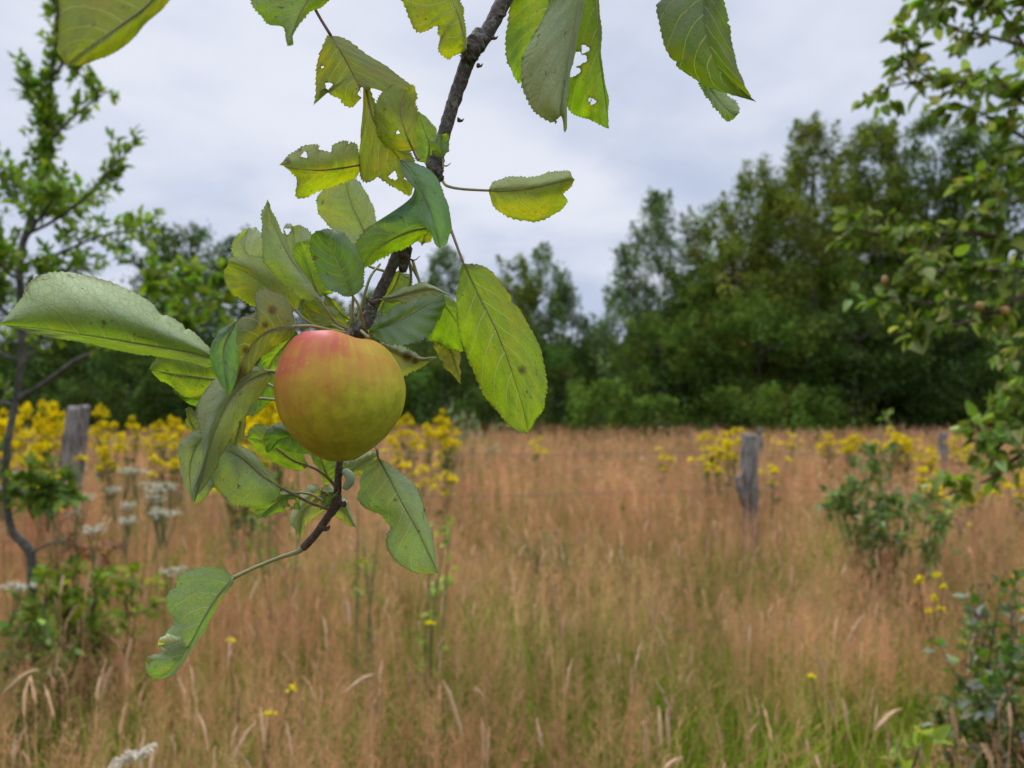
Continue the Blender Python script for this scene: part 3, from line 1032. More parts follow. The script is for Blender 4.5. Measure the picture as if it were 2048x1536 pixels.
# out of the picture above: side shoots that carry the hanging leaves
branch_part('twig', [(1060, -110, .485), (1150, -95, .46), (1260, -110, .44), (1390, -80, .42)], [.003, .0022, .002, .0016], M_TWIG, n=30)
branch_part('twig', [(1085, -170, .49), (930, -120, .45), (660, -60, .40), (420, -60, .34), (345, -45, .30)], [.003, .0024, .002, .0018, .0012], M_TWIG, n=40)
branch_part('twig', [(660, -60, .40), (645, -20, .405), (628, 10, .425), (662, 72, .43)], [.001, .0009, .0009, .0009], M_PETR, n=20)

# -- leaves at the top of the picture
leaf([(338, -40), (292, 12), (225, 62), (170, 100), (130, 131)], [(255, -70, .8), (170, -80, 1), (120, -40, .8), (117, 40, .3), (118, 100)],
     [(350, -10, .5), (300, 38, .8), (255, 88, 1), (195, 120, .6), (160, 130)], .285, 'low', T_OLIVE, (.3, .3), serr=.3, pmat=M_PETI, label='blurred olive leaf cut by the top edge, nearest to the viewer')
leaf([(640, -40), (612, 5), (592, 45), (575, 93)], [(560, -50, .5), (505, -15, .8), (515, 25, .8), (540, 48, .6), (565, 56, .3)],
     [(668, -20, .8), (650, 8, 1.2), (612, 30, 1), (590, 62, .5), (585, 85)], .37, 'low', T_GREEN, (.3, .3), serr=1)
leaf([(662, 72), (692, 120), (712, 160), (726, 195)], [(650, 78, -.3), (636, 125, -.3), (634, 165, 0), (628, 208, .2), (645, 180), (668, 192), (700, 215, .3)],
     [(690, 78, .9), (735, 110, 1.2), (790, 145, 1.4), (822, 172, 1.4), (832, 200, 1.2), (790, 190, .6), (760, 180, .3), (738, 178)], .43, 'low', T_OLIVE, (.2, .5),
     holes=((657, 171, 7), (645, 134, 3), (733, 192, 16)), pmat=M_PETR, label='torn olive leaf hanging left of the bough, under the top edge')
leaf([(726, 150, .1), (745, 235), (775, 285), (806, 325), (828, 350)], [(722, 255, .2), (722, 290), (718, 345, .3), (735, 364, .5), (760, 358, .5), (785, 372, .5), (822, 392, .3)],
     [(748, 200), (765, 245, .2), (790, 280, .2), (815, 300, .2), (828, 325)], .432, 'low', T_OLIVE, (.2, .2),
     holes=((787, 352, 8), (814, 340, 5), (812, 356, 4), (757, 368, 7)), pmat=M_PETR, label='olive leaf full of small bite holes')
leaf([(828, 304), (812, 268, -.2), (800, 220, -.2), (812, 178, .4)], [(795, 300, .1), (762, 285, .3), (752, 240, .3), (757, 195, .3), (785, 172, .6)],
     [(834, 285, .2), (834, 240, .4), (832, 200, .7), (825, 172, .8)], .424, 'low', T_YEL, (.3, .2), holes=((796, 265, 3.5),), pet=[(838, 320), (832, 312)], pmat=M_PETR)
leaf([(720, 330), (680, 336), (640, 340), (600, 338), (558, 330)], [(716, 295, .2), (690, 282, .5), (655, 298, 1.0), (625, 290, 1.3), (585, 305, .9)],
     [(716, 352, .8), (690, 362, 1.1), (640, 382, 1.3), (594, 394, 1.3), (592, 352, .6), (572, 335, .2)], .436, 'low', T_YEL, (.5, .2),
     holes=((609, 310, 6), (652, 292, 12)), pmat=M_PETR, spots=((575, 322, 9), (600, 300, 5)), label='bitten yellow-green leaf pointing left from the bough')
leaf([(852, 330), (858, 290), (845, 250), (836, 222)], [(832, 315, .3), (828, 275, .3), (830, 240, .2)], [(872, 320, .5), (880, 290, .7), (862, 245, .6)], .470, 'low', T_BRIGHT, (.2, .2))
leaf([(884, 316), (882, 300), (880, 285), (882, 268, .2)], [(868, 308), (862, 290), (868, 274)], [(893, 308), (898, 290), (895, 270)], .452, 'top', T_GREEN, (.1, .1), petr=.0005, serr=.4, pet=[(886, 335), (886, 322)])
leaf([(800, 318), (828, 355), (850, 398), (868, 445), (880, 497)], [(805, 345, -.1), (835, 392, -.2), (805, 430, .2), (752, 445, .6), (792, 468, .4), (838, 452, .2), (860, 462), (868, 485)],
     [(835, 328, .4), (872, 352, .7), (890, 395, .9), (903, 450, .7), (895, 482, .3)], .418, 'top', T_BLUE, (.2, .3), serr=.3, wav=.6, label='blue-green leaf seen from above, with a deep notch')
leaf([(980, 381), (1030, 380), (1075, 374), (1120, 364), (1150, 358)], [(988, 362, .5), (1030, 355, 1.2), (1075, 352, 1.5), (1108, 344, 1.5), (1135, 344, .8)],
     [(984, 405, .5), (1008, 430, 1.2), (1065, 441, 1.7), (1110, 427, 1.6), (1136, 402, 1.2), (1127, 388, .9), (1142, 372, .4)], .440, 'low', T_YEL, (.6, .3),
     pet=[(885, 362, 2), (895, 372, 1), (925, 378, .3)], pmat=M_PETI, label='bright leaf on a long stalk right of the bough, pale upper half folded back')
leaf([(932, 100), (922, 50, -.1), (905, 0), (880, -60), (850, -120, .5)], [(915, 108, .4), (897, 118, .6), (880, 98, .6), (878, 72, .7), (858, 60, .7), (835, 60, .8), (812, 20, .9), (795, -30, .9), (810, -90, .9)],
     [(932, 70, .6), (928, 30, 1), (915, -10, 1.2), (900, -60, 1), (872, -100, .8)], .445, 'low', T_YEL, (.2, .3), holes=((868, 62, 9),), label='yellow-green leaf attached at the knot, with a round bite')
leaf([(1165, -90), (1120, -30), (1085, 40), (1055, 110), (1036, 166)], [(1090, -80, .3), (1040, -30, .5), (1016, 40, .5), (1013, 95, .3), (1022, 140)],
     [(1180, -40, .8), (1165, 30, 1), (1130, 100, .8), (1070, 150, .3)], .475, 'low', T_BRIGHT, (.2, .3))
leaf([(1162, -80), (1160, -10), (1142, 80), (1128, 170), (1118, 235)], [(1105, -30, .5), (1093, 25, 1.1), (1062, 80, 1.3), (1042, 140, 1.2), (1050, 190, .9), (1075, 225, .5), (1105, 247, .2)],
     [(1172, -20, .5), (1158, 60, .8), (1144, 140, .8), (1134, 205, .6), (1132, 262, .2), (1124, 240)], .450, 'low', (.12, .16, .06), (.9, .3), holes=((1120, 240, 6),), label='grey-green downy leaf hanging in front of two brighter ones')
leaf([(1185, -90), (1192, 0), (1198, 90), (1208, 180), (1218, 257)], [(1145, -60, .5), (1138, 20, 1), (1140, 110, 1.2), (1134, 205, 1), (1158, 232, .6), (1188, 242, .2)],
     [(1194, -40, .4), (1200, 40, .5), (1206, 130, .5), (1216, 210, .3)], .468, 'low', T_BRIGHT, (.3, .2), holes=((1158, 118, 14), (1149, 142, 11), (1170, 98, 8), (1186, 203, 6), (1180, 199, 4)), label='long green leaf with an oblong hole, right of the bough')
leaf([(1400, -110), (1408, -20), (1412, 60, -.2), (1440, 140), (1512, 203, .4)], [(1340, -80, .6), (1318, -10, 1.1), (1320, 60, 1.2), (1345, 120, 1), (1385, 155, .7), (1440, 183, .4)],
     [(1432, -60, -.6), (1450, 10, -.8), (1462, 80, -.6), (1478, 140, -.2), (1492, 178, .1)], .405, 'top', (.055, .095, .008), (.3, .3), serr=.7, label='large dark leaf hanging from the top edge, right of the centre')
leaf([(1404, 150), (1425, 185), (1450, 215), (1474, 232)], [(1400, 172), (1425, 208), (1452, 240)], [(1428, 162, .4), (1455, 190, .6), (1478, 215, .3)], .44, 'low', T_DARK, (.1, .2))

# -- the big leaf to the right of the apple and the tangle behind it
leaf([(926, 524), (958, 592), (990, 655), (1018, 725), (1040, 795), (1058, 869)], [(916, 560, -.2), (915, 620, -.1), (922, 680, .2), (948, 742, .5), (985, 812, .5), (1022, 852, .3)],
     [(975, 540, .8), (1035, 610, 1.3), (1074, 688, 1.5), (1093, 760, 1.3), (1088, 810, 1), (1068, 842, .5)], .437, 'low', (.150, .225, .020), (.3, .5),
     pet=[(880, 400, 2), (903, 462, .8), (915, 495, .3)], pmat=M_PETR, spots=((1044, 740, 11), (1003, 690, 3), (945, 527, 8), (925, 590, 3)), label='largest hanging leaf, right of the apple, with a round brown spot')
leaf([(738, 662), (780, 648), (820, 628), (855, 608), (890, 590)], [(755, 640, -.1), (790, 615, .3), (830, 600, .6), (865, 592, .6)],
     [(748, 674, -.3), (790, 690, -.5), (840, 680, -.5), (872, 650, -.3), (885, 618)], .425, 'top', T_DARK, (.2, .2), pet=[(722, 662, 1.5), (740, 675, .5)])
leaf([(760, 600), (790, 595), (830, 585), (868, 580), (898, 592)], [(780, 588), (820, 572, .4), (860, 568, .5)], [(790, 605), (840, 600), (875, 600)], .452, 'low', T_BROWN, (.3, .1))
leaf([(868, 585), (890, 610), (915, 650), (926, 702)], [(860, 640, .4), (850, 672, .6), (885, 690, .5), (912, 700, .3)], [(895, 590, .3), (918, 620, .4), (932, 660, .3)], .470, 'low', T_BRIGHT, (.2, .2))
leaf([(885, 672), (900, 700), (912, 735), (923, 767)], [(868, 680, .3), (878, 715, .4), (900, 745, .3)], [(905, 680, .3), (920, 705, .4), (920, 745, .2)], .476, 'low', T_BROWN, (.2, .2))
leaf([(755, 688), (790, 705), (825, 722), (872, 715)], [(775, 682, .3), (805, 692, .4), (838, 712, .2)], [(770, 715, .3), (800, 750, .5), (840, 735, .3)], .462, 'low', (.16, .17, .08), (.5, .2), spots=((815, 712, 14), (830, 722, 9)), label='curled downy leaf poking out right of the apple')
leaf([(800, 540), (790, 570), (770, 600), (758, 625)], [(770, 560, .2), (755, 590, .3), (750, 612)], [(822, 555, .2), (815, 590, .3), (790, 620)], .478, 'low', T_GREEN, (.2, .2), pet=[(812, 520, -.5), (806, 530, -.2)])
leaf([(845, 585), (820, 600), (790, 612), (768, 640)], [(825, 580), (790, 592, .2), (765, 615, .2)], [(845, 605), (820, 625, .4), (790, 640, .3)], .482, 'low', T_OLIVE, (.2, .2), pet=[(815, 520, -1.5), (835, 555, -.8)])

# -- cluster above the apple
leaf([(735, 478), (718, 440), (702, 405), (690, 362)], [(712, 492, .2), (680, 472, .5), (645, 435, .7), (634, 398, .7), (655, 372, .5)],
     [(752, 438, .2), (738, 400, .4), (722, 368, .4), (705, 358, .2)], .470, 'low', (.16, .22, .09), (-.3, .2), label='pale downy leaf standing up behind the bough')
leaf([(642, 602), (610, 555), (575, 505), (548, 450), (535, 398)], [(615, 600, .3), (570, 570, .5), (535, 530, .5), (524, 475, .4), (526, 430, .2)],
     [(632, 580, .4), (605, 540, .7), (572, 485, .7), (548, 430, .3)], .432, 'low', (.14, .20, .06), (.5, -.2), pet=[(700, 660, 1.2), (672, 645, .6), (655, 622, .2)], label='tall narrow leaf standing upright above the apple, left of centre')
leaf([(575, 600), (550, 570), (515, 530), (488, 495), (500, 455, .4)], [(540, 580), (490, 540, .3), (463, 505, .4), (478, 470, .5)], [(570, 560, .3), (540, 520, .5), (530, 480, .5), (518, 460, .5)], .466, 'low', (.17, .22, .11), (-.3, .2))
leaf([(592, 622), (560, 596), (530, 570), (495, 545), (455, 528)], [(600, 590, .4), (575, 550, .8), (540, 522, 1), (500, 510, .9), (468, 514, .4)],
     [(570, 625, .3), (520, 615, .6), (470, 590, .8), (449, 560, .6)], .447, 'low', T_YEL, (.5, .3), pet=[(700, 670, .5), (640, 655, .3), (612, 640)], label='broad yellow-green leaf at the upper left of the apple cluster')
leaf([(600, 560), (595, 525), (590, 490), (585, 452)], [(575, 540), (565, 500, .2), (566, 465, .3), (575, 448, .3)], [(625, 540, .3), (628, 490, .3), (610, 455, .3)], .478, 'low', (.13, .18, .08), (.2, .2), holes=((575, 462, 6),))
leaf([(640, 592), (625, 560), (612, 520), (600, 482)], [(622, 590, .2), (600, 560, .3), (588, 520, .4), (588, 495, .3)], [(668, 580, .3), (665, 530, .4), (640, 485, .3)], .461, 'low', (.17, .27, .028), (.2, .2))
leaf([(705, 592), (690, 560), (672, 520), (655, 485), (640, 462)], [(682, 590), (652, 570, .1), (630, 530, .2), (622, 488, .3), (628, 464, .2)],
     [(722, 578, -.2), (729, 545, -.2), (715, 505, 0), (690, 470, .2), (660, 458, .2)], .430, 'top', T_DARK, (-.2, .3), pet=[(728, 655, 1.2), (722, 625, .4), (714, 605, .1)], spots=((629, 516, 7),), label='rounded dark green leaf with a black spot above the apple')
leaf([(855, 455), (820, 462), (780, 480), (745, 505), (720, 535)], [(840, 440, .2), (790, 436, .4), (745, 450, .5), (715, 485, .5), (714, 515, .2)], [(850, 470, .4), (810, 495, .8), (770, 512, .8), (740, 530, .4)], .442, 'low', T_BRIGHT, (.2, .2))
leaf([(860, 450), (850, 470), (842, 490)], [(842, 455), (832, 475)], [(868, 465), (860, 482)], .458, 'low', T_YEL, (.1, .1), serr=.3)
leaf([(655, 605), (640, 560), (610, 560), (570, 570), (545, 540)], [(650, 590), (620, 590), (580, 590), (550, 565)], [(640, 545), (600, 535), (560, 525)], .482, 'low', T_DARK, (.1, .1))

# -- left side: the big folded leaf and the ones hanging below it
leaf([(427, 716), (370, 702), (300, 690), (225, 678), (150, 667), (75, 656), (-2, 650)],
     [(415, 690, .5), (372, 655, 1.0), (310, 612, 1.3), (245, 575, 1.5), (175, 551, 1.6), (110, 546, 1.5), (60, 566, 1.2), (40, 600, .8)],
     [(422, 735, .4), (370, 722, .5), (300, 712, .5), (225, 698, .5), (150, 682, .4), (75, 668, .2)], .410, 'low', (.125, .205, .045), (2.2, .05),
     pet=[(560, 745, 2.5), (480, 735, 1), (450, 725, .3)], label='long arched leaf reaching the left edge, its pale underside folded over')
leaf([(437, 760), (400, 755), (365, 750), (330, 745), (297, 738)], [(428, 725, .3), (390, 704, .6), (350, 699, .7), (318, 712, .5)],
     [(425, 790, .5), (395, 800, .7), (360, 785, .7), (325, 762, .4)], .428, 'low', (.13, .20, .035), (.3, .3))
leaf([(427, 765), (405, 780), (370, 795), (345, 780)], [(410, 762), (380, 775), (355, 778)], [(420, 815), (395, 815), (362, 798)], .438, 'top', T_DARK, (.1, .1), serr=.3)
leaf([(592, 652), (555, 655, .1), (520, 672), (490, 710), (468, 778)], [(582, 618, .4), (558, 585, .7), (525, 578, .6), (507, 598, .1), (512, 622, -.1), (478, 642, .3), (457, 690, .5), (462, 735, .3)],
     [(575, 678, .3), (545, 695, .4), (518, 720, .4), (495, 752, .2)], .398, 'low', T_BROWN, (.4, .2), pet=[(705, 668, 4), (660, 660, 2.5), (622, 652, .8)], serr=.5, spots=((478, 745, 22), (492, 700, 9), (545, 620, 12), (530, 650, 9)), label='olive brown-stained leaf twisted in front of the cluster')
leaf([(472, 640), (448, 690), (448, 740), (458, 792)], [(440, 662, .2), (421, 695, .3), (428, 745, .2)], [(474, 680, .2), (478, 730, .2), (470, 765, .1)], .385, 'top', T_BLUE, (.2, .2), serr=.3, wav=.5, label='small blue-green leaf tip seen from above, left of the apple')
leaf([(592, 662), (570, 690), (548, 715), (532, 742)], [(560, 665), (530, 690, .2), (523, 715, .2)], [(600, 690), (590, 720), (560, 742)], .452, 'low', T_BRIGHT, (.2, .2))
leaf([(540, 742), (495, 762), (458, 800), (430, 860), (410, 930), (388, 1006)], [(500, 732, .4), (450, 745, .9), (408, 782, 1.1), (393, 825, 1.0), (404, 868, .5), (402, 925, .4), (385, 970, .2)],
     [(532, 775, .3), (502, 815, .5), (470, 862, .6), (440, 920, .5), (412, 968, .2)], .400, 'low', (.12, .15, .05), (.7, .2), serr=.6,
     pet=[(560, 748, .8), (550, 745, .3)], label='large folded leaf hanging left of the apple')
leaf([(425, 862), (395, 890), (380, 930), (382, 975), (387, 1009)], [(395, 862, .3), (362, 885, .5), (358, 925, .4), (370, 970, .2)], [(430, 900), (428, 950), (415, 990)], .43, 'low', (.14, .19, .07), (.3, .2))
leaf([(400, 870), (385, 850), (378, 830), (376, 812)], [(385, 868), (374, 845), (372, 825)], [(405, 850), (398, 832), (385, 818)], .437, 'low', T_OLIVE, (.1, .1), serr=.4)
leaf([(470, 800), (480, 840), (470, 880), (462, 905)], [(455, 800), (450, 850), (455, 890)], [(495, 800), (492, 850), (480, 885)], .43, 'low', T_BROWN, (.2, .1), serr=.4)
leaf([(560, 974), (520, 948), (482, 915), (448, 900), (412, 905, .2)], [(535, 940, .3), (500, 905, .5), (468, 885, .6), (440, 880, .4), (420, 888, .3)],
     [(555, 1000, .3), (510, 1013, .6), (462, 1005, .7), (430, 975, .6), (408, 940, .3)], .424, 'low', (.115, .19, .07), (.2, .5),
     pet=[(662, 1020, 2.5), (620, 1005, 1.5), (590, 990, .5)], pmat=M_PETR, label='veined leaf pointing left, below the large folded one')
leaf([(617, 932), (585, 920), (550, 895), (520, 880), (488, 874)], [(600, 895, .3), (570, 865, .4), (530, 850, .4), (505, 855, .2)], [(600, 940, .3), (560, 930, .4), (520, 905, .3)], .447, 'low', (.16, .25, .04), (.2, .2),
     pet=[(672, 975, .5), (655, 955, .3), (635, 940, .1)], pmat=M_PETR)
leaf([(640, 880), (600, 875), (560, 878), (536, 905)], [(625, 850, .3), (585, 843, .5), (545, 852, .4), (526, 880, .2)], [(640, 900, -.1), (600, 908, .1), (560, 896, .1)], .430, 'top', T_DARK, (.3, .1), serr=.5)
leaf([(665, 968), (650, 940), (640, 910), (628, 890)], [(648, 962), (630, 925), (620, 900)], [(682, 950, .2), (690, 920, .3), (665, 895, .2)], .466, 'low', T_GREEN, (.2, .2))
leaf([(690, 945), (710, 935), (735, 920), (755, 908)], [(692, 920, .4), (715, 905, .6), (742, 903, .4)], [(712, 950, .3), (735, 948, .4), (752, 930, .2)], .458, 'low', (.16, .20, .10), (.4, .2))
leaf([(756, 914), (782, 962), (808, 1012), (835, 1060), (856, 1105), (877, 1148)], [(735, 935, .1), (718, 975, .1), (726, 1012, .2), (765, 1032, .4), (778, 1062, .4), (774, 1098, .5), (800, 1130, .4), (840, 1145, .2)],
     [(785, 935, .6), (822, 962, .9), (846, 1008, 1), (862, 1070, .7), (872, 1115, .3)], .436, 'low', (.11, .18, .05), (.2, .3),
     pet=[(742, 860, 2), (750, 885, 1), (754, 900, .2)], pmat=M_PETR, spots=((850, 1020, 5), (790, 1000, 4), (838, 1062, 3)), label='two-toned leaf hanging right of the lower twig')
leaf([(650, 985), (625, 1002), (605, 1030), (598, 1082)], [(625, 970, .3), (598, 995, .5), (580, 1040, .3), (590, 1062)], [(660, 1002, .3), (650, 1020, .4), (620, 1040, .3), (605, 1065)], .462, 'low', (.22, .25, .14), (.5, .3))
leaf([(640, 980), (668, 1000), (692, 1025), (712, 1058)], [(655, 970, .3), (682, 988, .5), (702, 1022, .3)], [(640, 1005, .2), (668, 1030, .3), (695, 1048, .2)], .463, 'low', (.20, .23, .12), (.5, .3), pet=[(672, 1000, -1), (655, 985, -.5)], label='curled pale leaf behind the lower twig')
leaf([(600, 985), (570, 995), (540, 1015), (515, 1039)], [(570, 982, .2), (535, 990, .3), (503, 1012, .2)], [(598, 1015, .1), (575, 1020), (545, 1028)], .458, 'low', T_GREEN, (.2, .2), holes=((583, 1005, 7), (575, 1018, 5)), pet=[(660, 1010, -.5), (625, 990, -.2)])
leaf([(676, 984), (660, 1000), (650, 1012), (642, 1020)], [(668, 1002), (655, 1014)], [(660, 985), (648, 1000)], .448, 'low', T_DARK, (.05, .05), serr=.2)

# -- the lowest leaf, bitten and folded
leaf([(466, 1156), (432, 1195), (402, 1245), (372, 1300), (335, 1342), (300, 1352, .4)],
     [(445, 1138, .2), (395, 1136, .5), (352, 1158, .6), (334, 1200, .5), (340, 1229, .4), (352, 1242, .2), (338, 1262, .2), (316, 1290, .3), (330, 1300, .4), (302, 1312, .5), (292, 1335, .5)],
     [(462, 1172), (435, 1212), (408, 1258), (378, 1310), (345, 1348), (315, 1358, .3)], .440, 'low', (.10, .175, .045), (.3, .0), holes=((330, 1232, 6), (298, 1322, 4)), label='lowest leaf at the tip of the twig, bitten on its left side')
leaf([(378, 1288), (350, 1292), (325, 1290), (313, 1292)], [(365, 1268, .2), (340, 1263, .3), (322, 1275, .2)], [(365, 1300), (340, 1302), (322, 1299)], .4405, 'low', (.42, .44, .32), (.4, .1), serr=0, petr=.0005)
# small pale bits round the spur
leaf([(700, 640), (680, 625), (665, 605), (652, 590)], [(690, 622), (670, 600)], [(690, 642), (664, 625), (650, 605)], .472, 'low', (.18, .22, .09), (.2, .2), serr=.4)
leaf([(690, 655), (650, 640), (620, 620), (600, 600)], [(670, 630, .2), (640, 605, .3), (615, 590, .2)], [(660, 655), (625, 645), (600, 625)], .476, 'low', T_GREEN, (.2, .2))
leaf([(700, 660), (670, 640, -.3), (635, 628), (606, 608)], [(680, 628), (650, 610), (620, 600)], [(680, 665), (650, 660), (615, 635)], .462, 'low', T_YEL, (.2, .2))
leaf([(560, 700), (535, 760), (510, 800), (480, 830)], [(535, 700), (505, 750), (480, 800)], [(575, 740), (550, 790), (515, 825)], .49, 'low', T_DARK, (.2, .2))
# bare stalks around the spur and beside the apple
for pts in ([(700, 655, .450), (705, 620, .448), (706, 595, .447)], [(712, 655, .452), (706, 630, .450), (700, 610, .452)], [(690, 662, .455), (660, 650, .46), (600, 655, .47)],
            [(716, 640, .455), (738, 560, .46), (760, 528, .47)], [(780, 545, .462), (745, 535, .468), (735, 530, .47)], [(556, 800, .47), (525, 797, .475), (500, 795, .48)],
            [(560, 782, .46), (540, 770, .462), (524, 763, .465)], [(825, 520, .465), (838, 560, .462), (848, 585, .462)], [(818, 522, .465), (822, 555, .47), (812, 600, .475)]):
    branch_part('leaf_stalk', pts, [.0010, .0009, .0008], M_PETI, sides=7, n=14, rough=.03)
V, F = tube([P(683, 950, .452), P(690, 944, .45), P(698, 950, .449), P(700, 962, .449), P(692, 974, .45), P(686, 976, .451)], [.0005, .0022, .0028, .0030, .0022, .0004], 12, 22, .01)
part('fruitlet', V, F, M_FRUITLET, BRANCH)


def build_apple():
    prof = np.array([(0.0, .55), (.08, .60), (.17, .76), (.29, .90), (.44, .965), (.60, .93), (.78, .78), (.925, .53), (1.01, .23), (.995, -.07),
                     (.905, -.36), (.735, -.62), (.52, -.82), (.33, -.95), (.23, -1.0), (.15, -1.01), (.08, -.96), (0.0, -.9)])
    c = crom(prof, 90)
    c[:, 0] = np.maximum(c[:, 0], 0)
    n = 96
    a = np.linspace(0, 2 * np.pi, n, endpoint=False)
    rr = c[:, 0][:, None]; zz_ = c[:, 1][:, None]
    lobe = 1 + .022 * np.cos(5 * a + .6)[None] * np.clip(np.abs(zz_), 0, 1) + .012 * np.cos(2 * a + 1)[None]
    x = rr * np.cos(a) * lobe; y = rr * np.sin(a) * lobe
    z = zz_ * 1.0 - .075 * x * (zz_ > -2) * np.clip(zz_ + .4, 0, 1.4) + .075 * np.exp(-((np.mod(a + 1.9 + np.pi, 2 * np.pi) - np.pi) / .8) ** 2)[None] * np.clip((zz_ - .35) * 2, 0, 1) * np.sin(np.pi * np.clip(rr, 0, 1)) + .012 * np.cos(5 * a + 1)[None] * np.clip((zz_ - .4) * 2, 0, 1)
    x = x + .012 * (1 - zz_) * .5 - .10 * np.maximum(x, 0) * np.clip(-zz_ - .25, 0, 1)
    V = np.stack([x, y, z], -1).reshape(-1, 3) * np.array([.0350, .0350, .0343])
    i, j = np.meshgrid(np.arange(89), np.arange(n), indexing='ij')
    F = np.stack([i * n + j, (i + 1) * n + j, (i + 1) * n + (j + 1) % n, i * n + (j + 1) % n], -1).reshape(-1, 4)
    o = put('apple', mesh('apple', V, F, M_APPLE), loc=tuple(P(681, 795, .410)))
    tag(o, 'ripening apple, red-flushed above and yellow-green below, hanging on the foreground branch', 'apple')
    V, F = tube([P(684, 725, .411), P(688, 690, .414), P(700, 660, .440)], [.0014, .0011, .0018], 8, 14, .03)
    part('stalk', V, F, M_TWIG, o)


build_apple()


# ------------------------------------------------------------------ leafy stems (oak sapling, right apple tree, bushes)
def frames(dirs, rng, up=(0, 0, 1), roll=.6):
    """rotation matrices whose local +Y follows dirs, local +Z roughly up"""
    y = dirs / (np.linalg.norm(dirs, axis=1)[:, None] + 1e-9)
    u = np.array(up)[None] + rng.normal(0, roll, y.shape)
    x = np.cross(y, u); x /= np.linalg.norm(x, axis=1)[:, None] + 1e-9
    z = np.cross(x, y)
    return np.stack([x, y, z], -1)


class Leafy:
    def __init__(self, seed):
        self.rng = np.random.default_rng(seed)
        self.wood = Acc(); self.p, self.dv, self.s = [], [], []

    def stem(self, pts, r, sides=8, world=False):
        q = [np.array(a, float) for a in pts] if world else [P(*a) for a in pts]
        V, F = tube(q, r, sides, max(4, len(q) * 5), .05, self.rng)
        self.wood.add(V, F)
        return crom(q, 40)

    def leaves_at(self, c, dirv, n, size, spread=.8, jit=.01):
        rng = self.rng
        for i in range(n):
            d = dirv / (np.linalg.norm(dirv) + 1e-9) + rng.normal(0, spread, 3)
            self.p.append(c + rng.normal(0, jit, 3)); self.dv.append(d); self.s.append(size * rng.uniform(.65, 1.15))

    def twigs(self, curve, n, ln, size, per=5, t0=.1, t1=1.0, updir=(0, 0, .7), spread=.8, r=.0022, tipper=None, along=2, lat=1.0):
        rng = self.rng
        for i in range(n):
            t = rng.uniform(t0, t1)
            c = curve[int(t * 39)]
            tg = curve[min(39, int(t * 39) + 1)] - curve[max(0, int(t * 39) - 1)]
            tg /= np.linalg.norm(tg) + 1e-9
            dv = tg * .7 + rng.normal(0, .55, 3) * lat + np.array(updir)
            dv /= np.linalg.norm(dv)
            L = ln * rng.uniform(.4, 1.1)
            e = c + dv * L
            m = (c + e) / 2 + rng.normal(0, .06 * L, 3)
            cv = self.stem([c, m, e], [r, r * .7, r * .4], 5, True)
            for k in range(along):
                f = rng.uniform(.3, .9)
                self.leaves_at(cv[int(f * 39)], dv, max(1, per // 2), size, spread)
            self.leaves_at(e, dv, tipper or per, size, spread * .9)

    def finish(self, root, tpl, base, mat_leaf, mat_wood, droop=0.0, hue=.12, v=.28, name='foliage', wood='stems', accent=None):
        rng = self.rng
        if self.wood.n:
            V, F, _ = self.wood.get()
            part(wood, V, F, mat_wood, root)
        p = np.array(self.p); d = np.array(self.dv); s = np.array(self.s)
        d = d / np.linalg.norm(d, axis=1)[:, None] + np.array([0, 0, -droop])
        n = len(p)
        c = var_col(base, n, rng, v, hue)
        if accent is not None:
            k = rng.uniform(size=n) < accent[1]
            c[k] = var_col(accent[0], k.sum(), rng, .2, .1)
        sc = np.stack([s * rng.uniform(.8, 1.15, n), s, s * rng.uniform(.4, 2.2, n)], -1)
        V, F, _ = scatter(tpl[0], tpl[1], p, frames(d, rng), sc)
        part(name, V, F, mat_leaf, root, cols=np.repeat(c, len(tpl[0]), 0))


OAK_COL = (.145, .235, .028)


